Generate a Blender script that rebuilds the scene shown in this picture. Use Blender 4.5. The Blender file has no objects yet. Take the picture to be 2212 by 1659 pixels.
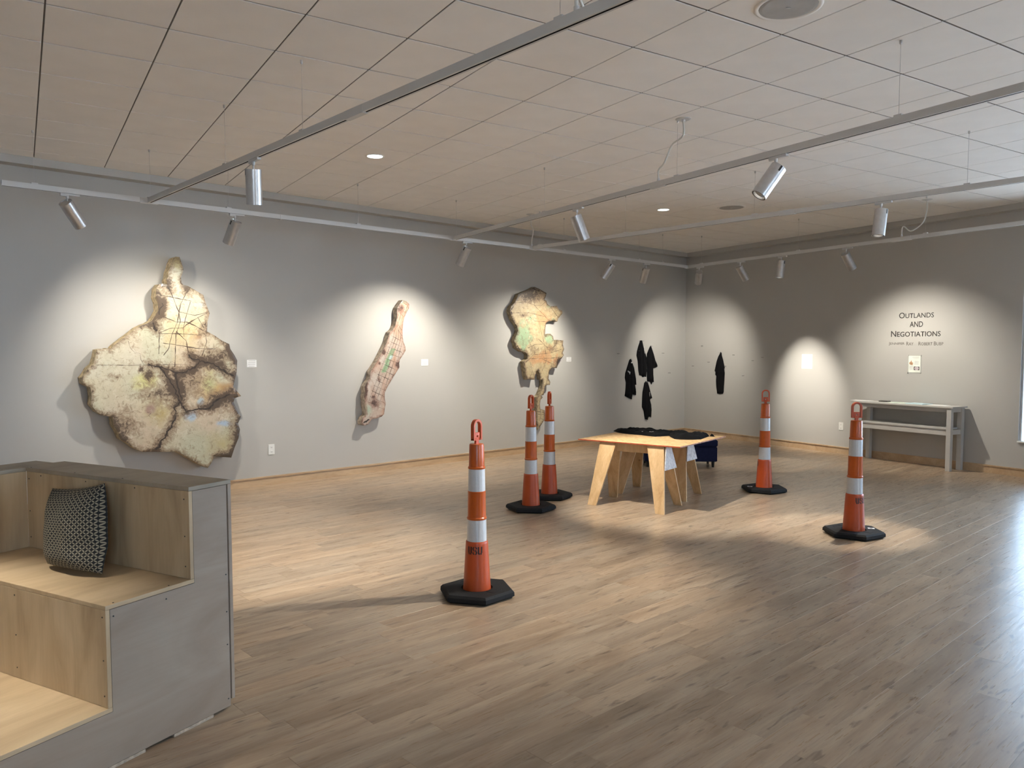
import bpy, bmesh, math, random
from math import sin, cos, radians, degrees, pi, atan2, sqrt, exp
from mathutils import Vector, Matrix, noise
from mathutils.geometry import delaunay_2d_cdt
random.seed(7)
sc = bpy.context.scene
COL = sc.collection

# ---------------------------------------------------------------- camera
F, YAW, PIT, CY = 1679.376, 0.563485, -0.060114, 27.723
ZC, HC = 1.62327, 3.46475
ZT = 3.02                       # top of the lighting tracks
cam = bpy.data.cameras.new('camera'); camo = bpy.data.objects.new('camera', cam); COL.objects.link(camo)
cam.sensor_fit = 'HORIZONTAL'; cam.sensor_width = 36; cam.lens = F/2212*36
cam.shift_y = CY/2212; cam.clip_start = .05; cam.clip_end = 200
camo.location = (0, 0, ZC); camo.rotation_euler = (pi/2+PIT, 0, -YAW)
sc.camera = camo
# ---------------------------------------------------------------- world, view
SKY = 8.2
W = bpy.data.worlds.new('world'); sc.world = W; W.use_nodes = True
nt = W.node_tree; bg = nt.nodes['Background']; bg.inputs[1].default_value = SKY
tc = nt.nodes.new('ShaderNodeTexCoord'); sx = nt.nodes.new('ShaderNodeSeparateXYZ'); rp = nt.nodes.new('ShaderNodeValToRGB')
nt.links.new(tc.outputs['Generated'], sx.inputs[0]); nt.links.new(sx.outputs['Z'], rp.inputs[0]); nt.links.new(rp.outputs[0], bg.inputs[0])
rp.color_ramp.elements[0].color = (.56, .77, 1, 1); rp.color_ramp.elements[1].color = (.42, .67, 1, 1)
sunl = bpy.data.lights.new('sun', 'SUN'); sunl.energy = 24; sunl.angle = radians(.6); sunl.color = (1, .95, .88)  # unseen sun added to light the paving and so the ceiling
suno = bpy.data.objects.new('sun', sunl); COL.objects.link(suno); suno.rotation_euler = Vector((.62, -.55, -1.05)).to_track_quat('-Z', 'Y').to_euler()
vs = sc.view_settings; vs.view_transform = 'Standard'; vs.look = 'None'; vs.gamma = 1; vs.use_curve_mapping = False
vs.exposure = 0.42
sc.cycles.use_denoising = True
sc.cycles.max_bounces = 8; sc.cycles.diffuse_bounces = 5; sc.cycles.sample_clamp_indirect = 6
sc.cycles.caustics_reflective = False; sc.cycles.caustics_refractive = False
LAMP_W = 1.0                    # common factor on the track lamps
WARM = (1, .93, .80)

# ---------------------------------------------------------------- view geometry (pixel of the 2212x1659 frame -> ray -> real plane)
_f = Vector((sin(YAW)*cos(PIT), cos(YAW)*cos(PIT), sin(PIT))); _r = Vector((cos(YAW), -sin(YAW), 0)); _u = _r.cross(_f)
C0 = Vector((0, 0, ZC))
def ray(u, v): return _r*(u-1106)/F + _u*(829.5+CY-v)/F + _f
def onz(u, v, z):
    r = ray(u, v); return C0 + r*((z-ZC)/r.z)
def onp(u, v, n, d):
    r = ray(u, v); return C0 + r*(d/(n.x*r.x+n.y*r.y))
AA, BA = 0.183872, 0.023194
nA = Vector((-sin(AA), cos(AA), 0)); uA = Vector((cos(AA), sin(AA), 0)); dA = 8.97106*cos(AA)      # wall at the back
nB = Vector((cos(BA), -sin(BA), 0)); uB = Vector((sin(BA), cos(BA), 0)); dB = 10.6801*cos(BA)      # wall at the right
def onA(u, v, off=0): return onp(u, v, nA, dA-off)
def onB(u, v, off=0): return onp(u, v, nB, dB-off)
_det = nA.x*nB.y-nA.y*nB.x
CORN = Vector(((dA*nB.y-nA.y*dB)/_det, (nA.x*dB-dA*nB.x)/_det, 0))
def Apt(s, z, off=0): return nA*(dA-off) + uA*s + Vector((0, 0, z))     # point on back wall, s along it
def Bpt(s, z, off=0): return nB*(dB-off) + uB*s + Vector((0, 0, z))
sAc = CORN.dot(uA); sBc = CORN.dot(uB)

# ---------------------------------------------------------------- helpers
def tag(o, label=None, cat=None, group=None, kind=None):
    if label: o['label'] = label
    if cat: o['category'] = cat
    if group: o['group'] = group
    if kind: o['kind'] = kind
    return o
def thing(name, loc, label, cat, group=None, rz=0):
    o = bpy.data.objects.new(name, None); COL.objects.link(o); o.location = loc; o.rotation_euler = (0, 0, rz)
    o.empty_display_size = .05
    bpy_mats[o.name] = Matrix.Translation(Vector(loc)) @ Matrix.Rotation(rz, 4, 'Z')
    return tag(o, label, cat, group)
bpy_mats = {}
def link(name, me, m=None, parent=None, world=False, smooth=False, kind=None):
    o = bpy.data.objects.new(name, me); COL.objects.link(o)
    if m is not None:
        for x in (m if isinstance(m, (list, tuple)) else [m]): me.materials.append(x)
    if parent is not None:
        o.parent = parent
        if world: # mesh given in world coordinates
            top = parent
            M = bpy_mats.get(parent.name, Matrix.Identity(4))
            me.transform(M.inverted())
    if smooth:
        for p in me.polygons: p.use_smooth = True
    if kind: o['kind'] = kind
    return o
class MB:
    def __init__(s): s.v = []; s.f = []; s.mi = []
    def add(s, vs_, fs, mi=0):
        n = len(s.v); s.v += [tuple(x) for x in vs_]; s.f += [tuple(i+n for i in f) for f in fs]; s.mi += [mi]*len(fs); return s
    def box(s, c, d, M=None, mi=0):
        x, y, z = d[0]/2, d[1]/2, d[2]/2
        P = [Vector((c[0]+a*x, c[1]+b*y, c[2]+e*z)) for a in (-1, 1) for b in (-1, 1) for e in (-1, 1)]
        if M is not None: P = [M @ p for p in P]
        return s.add(P, [(0, 1, 3, 2), (4, 6, 7, 5), (0, 4, 5, 1), (2, 3, 7, 6), (0, 2, 6, 4), (1, 5, 7, 3)], mi)
    def slab(s, quad, off, mi=0):   # polygon extruded by vector
        n = len(quad); Q = [Vector(q) for q in quad]; P = Q + [q+off for q in Q]
        fs = [tuple(range(n))[::-1], tuple(range(n, 2*n))] + [(i, (i+1) % n, n+(i+1) % n, n+i) for i in range(n)]
        return s.add(P, fs, mi)
    def tube(s, pts, r, seg=10, cap=True, mi=0):
        pts = [Vector(p) for p in pts]; rs = r if isinstance(r, (list, tuple)) else [r]*len(pts)
        V = []; F_ = []; prev = None
        for i, p in enumerate(pts):
            t = (pts[min(i+1, len(pts)-1)]-pts[max(i-1, 0)]).normalized()
            if prev is None: x = t.orthogonal().normalized()
            else: x = (prev - t*prev.dot(t)).normalized()
            prev = x; y = t.cross(x)
            V += [p+(x*cos(2*pi*k/seg)+y*sin(2*pi*k/seg))*rs[i] for k in range(seg)]
        for i in range(len(pts)-1):
            for k in range(seg): F_.append((i*seg+k, i*seg+(k+1) % seg, (i+1)*seg+(k+1) % seg, (i+1)*seg+k))
        if cap: F_.append(tuple(range(seg))[::-1]); F_.append(tuple((len(pts)-1)*seg+k for k in range(seg)))
        return s.add(V, F_, mi)
    def lathe(s, prof, seg=32, M=None, closed=False, mi=0, a0=0):
        V = []; F_ = []
        for (r, z) in prof:
            for k in range(seg):
                a = 2*pi*k/seg+a0; p = Vector((r*cos(a), r*sin(a), z)); V.append(M @ p if M is not None else p)
        for i in range(len(prof)-1):
            for k in range(seg): F_.append((i*seg+k, i*seg+(k+1) % seg, (i+1)*seg+(k+1) % seg, (i+1)*seg+k))
        if closed: F_.append(tuple(range(seg))[::-1]); F_.append(tuple((len(prof)-1)*seg+k for k in range(seg)))
        return s.add(V, F_, mi)
    def mesh(s, name, bev=0, fix=True):
        me = bpy.data.meshes.new(name); me.from_pydata(s.v, [], s.f); me.polygons.foreach_set('material_index', s.mi)
        bm = bmesh.new(); bm.from_mesh(me)
        if fix: bmesh.ops.recalc_face_normals(bm, faces=bm.faces)
        if bev: bmesh.ops.bevel(bm, geom=bm.edges[:], offset=bev, segments=1, affect='EDGES', clamp_overlap=True)
        bm.to_mesh(me); bm.free(); me.update(); return me
def frame(o, x, y, z):   # matrix from axes
    M = Matrix.Identity(4)
    for i in range(3): M[i][0] = x[i]; M[i][1] = y[i]; M[i][2] = z[i]; M[i][3] = o[i]
    return M
def obj(name, mb, m, parent=None, bev=0, world=False, smooth=False, kind=None):
    return link(name, mb.mesh(name, bev), m, parent, world, smooth, kind)

# ---------------------------------------------------------------- materials
class NT:
    def __init__(s, name):
        s.m = bpy.data.materials.new(name); s.m.use_nodes = True; s.t = s.m.node_tree; s.b = s.t.nodes['Principled BSDF']
    def n(s, typ, **kw):
        x = s.t.nodes.new(typ)
        for k, v in kw.items():
            if k.startswith('i_'):
                key = k[2:]; x.inputs[int(key) if key.isdigit() else key.replace('_', ' ')].default_value = v
            else: setattr(x, k, v)
        return x
    def l(s, a, b): s.t.links.new(a, b)
    def ramp(s, fac, stops, interp='LINEAR'):
        r = s.n('ShaderNodeValToRGB'); r.color_ramp.interpolation = interp
        e = r.color_ramp.elements
        e[0].position, e[0].color = stops[0][0], (*stops[0][1], 1); e[1].position, e[1].color = stops[-1][0], (*stops[-1][1], 1)
        for p, c in stops[1:-1]:
            q = e.new(p); q.color = (*c, 1)
        s.l(fac, r.inputs[0]); return r.outputs[0]
    def mix(s, fac, a, b, mode='MIX'):
        x = s.n('ShaderNodeMix', data_type='RGBA', blend_type=mode)
        for sock, val in ((x.inputs[0], fac), (x.inputs[6], a), (x.inputs[7], b)):
            if hasattr(val, 'links'): s.l(val, sock)
            elif isinstance(val, tuple): sock.default_value = (*val, 1)
            else: sock.default_value = val
        return x.outputs[2]
    def math(s, op, a, b=None, c=None):
        x = s.n('ShaderNodeMath', operation=op)
        for i, val in enumerate((a, b, c)):
            if val is None: continue
            if hasattr(val, 'links'): s.l(val, x.inputs[i])
            else: x.inputs[i].default_value = val
        return x.outputs[0]
    def set(s, **kw):
        for k, v in kw.items():
            i = s.b.inputs[k.replace('_', ' ')]
            if hasattr(v, 'links'): s.l(v, i)
            else: i.default_value = v
    def bump(s, h, st=.1, d=.01):
        x = s.n('ShaderNodeBump', i_Strength=st, i_Distance=d); s.l(h, x.inputs['Height']); s.l(x.outputs[0], s.b.inputs['Normal'])
def c4(c): return (*c, 1)
def simple(name, c, rough=.5, metal=0, var=.08, scale=8, bump=0, bscale=None, spec=.5, coords='Object', det=3):
    t = NT(name); co = t.n('ShaderNodeTexCoord').outputs[coords]
    n = t.n('ShaderNodeTexNoise', i_Scale=scale, i_Detail=det); t.l(co, n.inputs[0])
    col = t.ramp(n.outputs[0], [(.3, tuple(x*(1-var) for x in c)), (.7, tuple(min(1, x*(1+var)) for x in c))])
    t.set(Base_Color=col, Roughness=rough, Metallic=metal); t.b.inputs['Specular IOR Level'].default_value = spec
    if bump:
        n2 = t.n('ShaderNodeTexNoise', i_Scale=bscale or scale*10, i_Detail=2); t.l(co, n2.inputs[0]); t.bump(n2.outputs[0], bump, .003)
    return t.m
def emit(name, c, st):
    t = NT(name); t.set(Base_Color=c4(c), Emission_Color=c4(c), Emission_Strength=st, Roughness=.4); return t.m

M_wall = simple('painted_wall', (.465, .455, .435), .62, var=.012, scale=1.5, bump=.05, bscale=180, spec=.35)
M_trim = simple('soffit_paint', (.465, .455, .435), .6, var=.01, scale=1.5, spec=.35)
M_tile = simple('mineral_tile', (.90, .875, .85), .9, var=.02, scale=4, bump=.12, bscale=420, spec=.2)
M_grid = simple('grid_metal', (.11, .09, .075), .6, var=.03)
def floor_mat():
    t = NT('vinyl_oak')
    g = t.n('ShaderNodeNewGeometry'); mp = t.n('ShaderNodeMapping'); mp.vector_type = 'POINT'
    mp.inputs['Rotation'].default_value = (0, 0, -AA)
    t.l(g.outputs['Position'], mp.inputs[0])
    oi = t.n('ShaderNodeObjectInfo'); rnd = t.math('ADD', oi.outputs['Random'], g.outputs['Random Per Island'])
    off = t.n('ShaderNodeCombineXYZ'); t.l(t.math('MULTIPLY', rnd, 37.0), off.inputs[0]); t.l(t.math('MULTIPLY', rnd, 11.0), off.inputs[1])
    ad = t.n('ShaderNodeVectorMath', operation='ADD'); t.l(mp.outputs[0], ad.inputs[0]); t.l(off.outputs[0], ad.inputs[1])
    def stretched(sx_, sy_, scale, det, rough=.55, dist=0):
        m = t.n('ShaderNodeMapping'); m.inputs['Scale'].default_value = (sx_, sy_, 1); t.l(ad.outputs[0], m.inputs[0])
        n = t.n('ShaderNodeTexNoise', i_Scale=scale, i_Detail=det, i_Roughness=rough, i_Distortion=dist); t.l(m.outputs[0], n.inputs[0]); return n.outputs[0]
    big = stretched(.9, 7, 1.3, 4, .6, .6)
    fine = stretched(2.2, 46, 1.6, 5, .65, .3)
    knot = stretched(2.0, 11, 2.3, 3, .5, .5)
    c = t.ramp(big, [(.28, (.285, .20, .13)), (.5, (.415, .31, .215)), (.72, (.53, .42, .30))])
    c = t.mix(t.ramp(fine, [(.36, (.30,)*3), (.52, (0,)*3)]), c, (.27, .20, .145))
    c = t.mix(t.ramp(fine, [(.58, (0,)*3), (.74, (.30,)*3)]), c, (.62, .51, .385))
    c = t.mix(t.ramp(knot, [(.31, (.85,)*3), (.39, (0,)*3)]), c, (.20, .145, .105))
    pv = t.math('FRACT', t.math('MULTIPLY', rnd, 7.31))
    c = t.mix(1.0, c, t.ramp(pv, [(0, (.83, .84, .855)), (1, (.97, .935, .90))]), 'MULTIPLY')
    t.set(Base_Color=c, Roughness=t.ramp(fine, [(.3, (.36,)*3), (.7, (.25,)*3)]))
    t.b.inputs['Specular IOR Level'].default_value = .5
    t.bump(fine, .22, .002); return t.m
M_floor = floor_mat()
def wood(name, c1, c2, c3, axis=0, sc_=1.0, rough=.55, knots=False, streak=.14, wide=7):
    t = NT(name); co = t.n('ShaderNodeTexCoord').outputs['Object']
    oi = t.n('ShaderNodeObjectInfo'); cx = t.n('ShaderNodeCombineXYZ'); t.l(t.math('MULTIPLY', oi.outputs['Random'], 23.0), cx.inputs[0]); t.l(t.math('MULTIPLY', oi.outputs['Random'], 9.0), cx.inputs[2])
    ad = t.n('ShaderNodeVectorMath', operation='ADD'); t.l(co, ad.inputs[0]); t.l(cx.outputs[0], ad.inputs[1])
    m = t.n('ShaderNodeMapping'); s = [wide*sc_]*3; s[axis] = 1.1*sc_; m.inputs['Scale'].default_value = s; t.l(ad.outputs[0], m.inputs[0])
    n = t.n('ShaderNodeTexNoise', i_Scale=1.3, i_Detail=5, i_Roughness=.55, i_Distortion=.8); t.l(m.outputs[0], n.inputs[0])
    m2 = t.n('ShaderNodeMapping'); s = [60*sc_]*3; s[axis] = 3*sc_; m2.inputs['Scale'].default_value = s; t.l(ad.outputs[0], m2.inputs[0])
    n2 = t.n('ShaderNodeTexNoise', i_Scale=1.5, i_Detail=3); t.l(m2.outputs[0], n2.inputs[0])
    c = t.ramp(n.outputs[0], [(.3, c1), (.5, c2), (.68, c3)])
    c = t.mix(t.ramp(n2.outputs[0], [(.38, (streak,)*3), (.55, (0,)*3)]), c, tuple(x*.6 for x in c1))
    if knots:
        v = t.n('ShaderNodeTexVoronoi', i_Scale=3.2); t.l(ad.outputs[0], v.inputs[0])
        c = t.mix(t.ramp(v.outputs['Distance'], [(.05, (.85,)*3), (.085, (0,)*3)]), c, (.13, .045, .02))
    t.set(Base_Color=c, Roughness=rough); t.bump(n2.outputs[0], .08, .002); return t.m
PLY = ((.36, .255, .15), (.50, .37, .225), (.58, .44, .28))
M_plyz = wood('plywood_vertical', *PLY, axis=2, streak=.07, wide=5)
M_plyx = wood('plywood_flat', *PLY, axis=0, streak=.06, wide=4)
M_plyunlit = wood('plywood_unlit_side', (.27, .20, .145), (.315, .245, .187), (.35, .285, .222), axis=0, streak=.06, wide=3.2)  # bench plywood darkened: the side's lack of lamp light is in the colour
M_plydim = wood('plywood_dim_ledge', (.24, .195, .14), (.31, .26, .195), (.36, .305, .23), axis=0, streak=.08, wide=3)  # greyer plywood standing for the weaker light on the top ledge
M_plyedge = simple('plywood_edge', (.42, .33, .25), .6, var=.25, scale=60)
M_dark = simple('dark_gap', (.035, .028, .025), .8)
M_base = wood('maple_baseboard', (.44, .30, .18), (.52, .37, .23), (.58, .43, .28), axis=0, sc_=.6, rough=.4)
M_pine = wood('pine_board', (.48, .29, .13), (.62, .41, .21), (.70, .49, .27), axis=2, sc_=1.2, knots=True)
M_track = simple('track_aluminium', (.60, .60, .60), .42, .15, var=.03, scale=3)
M_alu = simple('lamp_aluminium', (.56, .55, .55), .33, .7, var=.06, scale=30)
M_slot = simple('track_slot', (.012, .01, .01), .7)
M_blk = simple('black_plastic', (.015, .014, .014), .45)
M_white = simple('white_plastic', (.78, .78, .76), .4, var=.02)
M_cord = simple('cord_white', (.62, .61, .58), .5, var=.03)
M_paper = simple('paper', (.86, .86, .86), .7, var=.02)
M_ink = simple('vinyl_ink', (.012, .010, .009), .5)
M_ink2 = simple('vinyl_ink_grey', (.13, .115, .10), .5)
M_lens = emit('lamp_lens', (1, .93, .82), 22)
M_down = emit('downlight_lens', (.86, 1, .97), 5)
M_refl = simple('reflector', (.75, .75, .75), .15, 1, var=.05, scale=50)
def orange(name, c, rough):
    t = NT(name); co = t.n('ShaderNodeTexCoord').outputs['Object']
    n = t.n('ShaderNodeTexNoise', i_Scale=9, i_Detail=5); t.l(co, n.inputs[0])
    m = t.n('ShaderNodeMapping'); m.inputs['Scale'].default_value = (30, 30, 5); t.l(co, m.inputs[0])
    n2 = t.n('ShaderNodeTexNoise', i_Scale=3, i_Detail=4); t.l(m.outputs[0], n2.inputs[0])
    col = t.ramp(n.outputs[0], [(.3, tuple(x*.88 for x in c)), (.7, c)])
    col = t.mix(t.ramp(n2.outputs[0], [(.28, (.4,)*3), (.36, (0,)*3)]), col, tuple(x*.5 for x in c))
    t.set(Base_Color=col, Roughness=rough, Coat_Weight=.12); t.bump(n.outputs[0], .08, .004); return t.m
M_or = orange('orange_plastic', (.50, .072, .012), .38)
M_orr = orange('orange_reflective', (.50, .088, .005), .30)
M_refw = simple('reflective_white', (.60, .615, .64), .30, .15, var=.03, scale=60)
def rubber():
    t = NT('recycled_rubber'); co = t.n('ShaderNodeTexCoord').outputs['Object']
    v = t.n('ShaderNodeTexVoronoi', i_Scale=260); t.l(co, v.inputs[0])
    t.set(Base_Color=t.ramp(v.outputs['Distance'], [(.1, (.013, .013, .014)), (.8, (.005, .005, .006))]), Roughness=.75)
    t.b.inputs['Specular IOR Level'].default_value = .3
    t.bump(v.outputs['Distance'], .5, .003); return t.m
M_rub = rubber()
M_cloth = simple('black_cotton', (.0065, .0065, .0075), .95, var=.2, scale=12, bump=.25, bscale=300, spec=.12)
M_print = simple('shirt_print', (.62, .62, .62), .8)
M_navy = simple('navy_fabric', (.012, .016, .05), .9, var=.15, scale=25, bump=.3, bscale=500, spec=.2)
M_cons = simple('grey_lacquer', (.50, .49, .47), .45, var=.03)
M_ground = simple('outside_paving', (.82, .79, .74), .9, var=.1, scale=2)
def thin_glass():
    t = NT('window_glass'); tr = t.n('ShaderNodeBsdfTransparent'); gl = t.n('ShaderNodeBsdfGlossy'); gl.inputs['Roughness'].default_value = .02
    fr = t.n('ShaderNodeFresnel', i_IOR=1.45); mx = t.n('ShaderNodeMixShader'); t.l(fr.outputs[0], mx.inputs[0]); t.l(tr.outputs[0], mx.inputs[1]); t.l(gl.outputs[0], mx.inputs[2])
    t.l(mx.outputs[0], t.t.nodes['Material Output'].inputs[0]); return t.m
M_glass = thin_glass()
M_frame = simple('window_frame_metal', (.78, .78, .78), .4, .0)
def osb(name, cols, scale=26, dark=True):
    t = NT(name); co = t.n('ShaderNodeTexCoord').outputs['Object']
    nz = t.n('ShaderNodeTexNoise', i_Scale=6, i_Detail=3); t.l(co, nz.inputs[0])
    ds = t.n('ShaderNodeVectorMath', operation='MULTIPLY_ADD'); t.l(nz.outputs['Color'], ds.inputs[0]); ds.inputs[1].default_value = (.09, .09, .09); t.l(co, ds.inputs[2])
    m = t.n('ShaderNodeMapping'); m.inputs['Scale'].default_value = (1, 2.1, 1.5); t.l(ds.outputs[0], m.inputs[0])
    v = t.n('ShaderNodeTexVoronoi', i_Scale=scale); t.l(m.outputs[0], v.inputs[0])
    sp = t.n('ShaderNodeSeparateColor'); t.l(v.outputs['Color'], sp.inputs[0])
    c = t.ramp(sp.outputs[0], [(0, cols[0]), (.5, cols[1]), (1, cols[2])])
    if dark:
        n = t.n('ShaderNodeTexNoise', i_Scale=18, i_Detail=4); t.l(m.outputs[0], n.inputs[0])
        c = t.mix(t.ramp(n.outputs[0], [(.30, (.8,)*3), (.37, (0,)*3)]), c, cols[3])
    c = t.mix(t.ramp(sp.outputs[2], [(.80, (0,)*3), (.90, (.55,)*3)]), c, tuple(x*.55 for x in cols[0]))
    t.set(Base_Color=c, Roughness=.6); t.bump(sp.outputs[1], .25, .002); return t.m
M_osb = osb('strand_board', ((.50, .30, .13), (.62, .41, .20), (.70, .50, .28), (.16, .09, .05)))
M_osbw = osb('painted_strand_board', ((.60, .58, .58), (.70, .68, .67), (.50, .45, .46), (.30, .25, .27)), 30)
M_red = simple('red_edge_paint', (.52, .10, .045), .5, var=.25, scale=30)
M_osbe = osb('red_flecked_edge', ((.45, .09, .05), (.60, .45, .33), (.30, .05, .04), (.1, .03, .03)), 60, False)

# ---------------------------------------------------------------- room shell
YF, XL = -5.0, -5.0
def struct(name, mb, m, **kw):
    o = obj(name, mb, m, **kw)
    if kw.get('parent') is None: o['kind'] = 'structure'
    return o
# floor slab with planks of its own on top
fl = struct('floor', MB().box(((XL+12)/2, (YF+13)/2, -.056), (12-XL, 13-YF, .1)), M_dark)
PW, PL = .1524, .9144
pm = MB().box((0, 0, -.003), (PL-.0010, PW-.0008, .006)).mesh('plank', .0003)
pm.materials.append(M_floor)
Rf = Matrix.Rotation(AA, 4, 'Z')
def in_room(p, m=0):
    return p.dot(nA) < dA-m and p.dot(nB) < dB-m and p.x > XL+m and p.y > YF+m
def project(p):
    q = p-C0; z = q.dot(_f)
    if z < .1: return None
    return 1106+F*q.dot(_r)/z, 829.5+CY-F*q.dot(_u)/z, z
planks = []
for j in range(-60, 95):
    o_ = random.random()*PL
    for i in range(-12, 20):
        c = Rf @ Vector((i*PL+o_, j*PW, 0))
        cs = [Rf @ Vector((i*PL+o_+a*PL/2, j*PW+b*PW/2, 0)) for a in (-1, 1) for b in (-1, 1)]
        if not any(in_room(q, -.02) for q in cs): continue
        vis = False
        for a in (-1, -.5, 0, .5, 1):
            q = project(Rf @ Vector((i*PL+o_+a*PL/2, j*PW, 0)))
            if q and -30 < q[0] < 2242 and 1000 < q[1] < 1700 and not (q[0] < 440 and q[1] > 1100): vis = True
        planks.append((c, vis, c.length, all(in_room(q, .01) for q in cs)))
planks.sort(key=lambda p: (not (p[1] and p[3]), p[2]))
rest = MB(); npl = 0
for c, vis, d, full in planks:
    if vis and full and npl < 296:
        o = bpy.data.objects.new('plank', pm); COL.objects.link(o); o.parent = fl; o.location = (c.x, c.y, 0); o.rotation_euler = (0, 0, AA); npl += 1
    else:
        rest.box((0, 0, -.003), (PL-.0012, PW-.0010, .006), Matrix.Translation(c) @ Rf)
rm = rest.mesh('planks', 0)
bm = bmesh.new(); bm.from_mesh(rm)
for n_, d_ in ((nA, dA-.004), (nB, dB-.004)):
    bmesh.ops.bisect_plane(bm, geom=bm.verts[:]+bm.edges[:]+bm.faces[:], plane_co=n_*d_, plane_no=n_, clear_outer=True)
bm.to_mesh(rm); bm.free()
link('far_planks', rm, M_floor, fl, kind='stuff')

# walls
T = .15
def wallA(s0, s1, z0, z1, t=T, mb=None):
    return (mb or MB()).slab([Apt(s0, z0), Apt(s1, z0), Apt(s1, z1), Apt(s0, z1)], nA*t)
def wallB(s0, s1, z0, z1, t=T, mb=None):
    return (mb or MB()).slab([Bpt(s0, z0), Bpt(s1, z0), Bpt(s1, z1), Bpt(s0, z1)], nB*t)
sA0 = -6.0
struct('wall_back', wallA(sA0, sAc+.2, 0, HC+.05), M_wall)
WY = 4.86 - .02                       # near end of the solid part of the right-hand wall
sW = onB(2205, 800).dot(uB)
sill, head = .442, 3.10
mb = wallB(sW, sBc, 0, HC+.05); 
WINS = [(sW-2.1, sW), (sW-4.6, sW-2.4), (sW-7.1, sW-4.9)]
wallB(-5.2, sW, 0, sill, mb=mb); wallB(-5.2, sW, head, HC+.05, mb=mb)
for a, b in ((sW-2.4, sW-2.1), (sW-4.9, sW-4.6), (-5.2, sW-7.1)): wallB(a, b, sill, head, mb=mb)
struct('wall_right', mb, M_wall)
mb = MB()
mb.box((XL-T/2, 4, .25), (T, 18, .5)); mb.box((XL-T/2, 4, HC-.1), (T, 18, .3)); mb.box((XL-T/2, 4, 1.75), (T, 18, 3.4)) 
struct('wall_left', mb, M_wall)
mb = MB()                               # wall behind the camera with its window openings
xw = [(-3.0, -.6), (5.0, 7.4)]
mb.box((3, YF-T/2, .4), (16.3, T, .8)); mb.box((3, YF-T/2, 3.28), (16.3, T, .5))
for a, b in ((-5.15, -3.0), (-.6, 5.0), (7.4, 11.15)): mb.box(((a+b)/2, YF-T/2, 1.92), (b-a, T, 2.3))
struct('wall_front', mb, M_wall)
def window(n, P, s0, s1, z0, z1, ax, nn):
    """metal frame, one mullion, pane and an inner sill set in the opening"""
    w = .018
    def bx(a, b, c, d, dep=.06, off=.04):
        return MB().slab([P(a, c)+nn*off, P(b, c)+nn*off, P(b, d)+nn*off, P(a, d)+nn*off], nn*dep)
    f = MB()
    for q in ((s0, s0+w, z0, z1), (s1-w, s1, z0, z1), (s0+w, s1-w, z0, z0+w), (s0+w, s1-w, z1-w, z1), ((s0+s1)/2-.025, (s0+s1)/2+.025, z0+w, z1-w)):
        b = bx(*q); f.add(b.v, b.f)
    fo = struct('window_%d' % n, f, M_frame)
    g = MB().slab([P(s0+w, z0+w)+nn*.065, P(s1-w, z0+w)+nn*.065, P(s1-w, z1-w)+nn*.065, P(s0+w, z1-w)+nn*.065], nn*.006)
    obj('pane', g, M_glass, fo)
    s_ = MB().slab([P(s0, z0)-nn*.03, P(s1, z0)-nn*.03, P(s1, z0)+nn*.04, P(s0, z0)+nn*.04], Vector((0, 0, .018)))
    obj('window_sill', s_, M_white, fo)
for k, (a, b) in enumerate(WINS): window(k+1, Bpt, a, b, sill, head, uB, nB)
def Fpt(s, z): return Vector((s, YF, z))
for k, (a, b) in enumerate(xw): window(k+4, Fpt, a, b, .8, 3.03, Vector((1, 0, 0)), Vector((0, -1, 0)))
def portal(loc, nrm, w, h):
    L = bpy.data.lights.new('window_portal', 'AREA'); L.shape = 'RECTANGLE'; L.size = w; L.size_y = h; L.cycles.is_portal = True
    o = bpy.data.objects.new('window_portal', L); COL.objects.link(o); o.location = loc
    o.rotation_euler = (-Vector(nrm)).to_track_quat('-Z', 'Y').to_euler()
for a, b in WINS: portal(Bpt((a+b)/2, (sill+head)/2)+nB*.14, nB, b-a, head-sill)
for a, b in xw: portal((((a+b)/2), YF-.14, 1.915), (0, -1, 0), b-a, 2.23)
struct('outdoor_paving', MB().box((3, 3, -.25), (60, 60, .1)), M_ground)     # paving outside
# baseboards with their small top ledge
def baseboard(name, P, nn, s0, s1):
    mb = MB().slab([P(s0, 0, .014), P(s1, 0, .014), P(s1, .092, .014), P(s0, .092, .014)], nn*.014)
    mb.slab([P(s0, .092, .024), P(s1, .092, .024), P(s1, .108, .024), P(s0, .108, .024)], nn*.024)
    struct(name, mb, M_base)
baseboard('baseboard_back', Apt, nA, sA0, sAc)
baseboard('baseboard_right', Bpt, nB, -5.2, sBc-.02)
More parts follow.
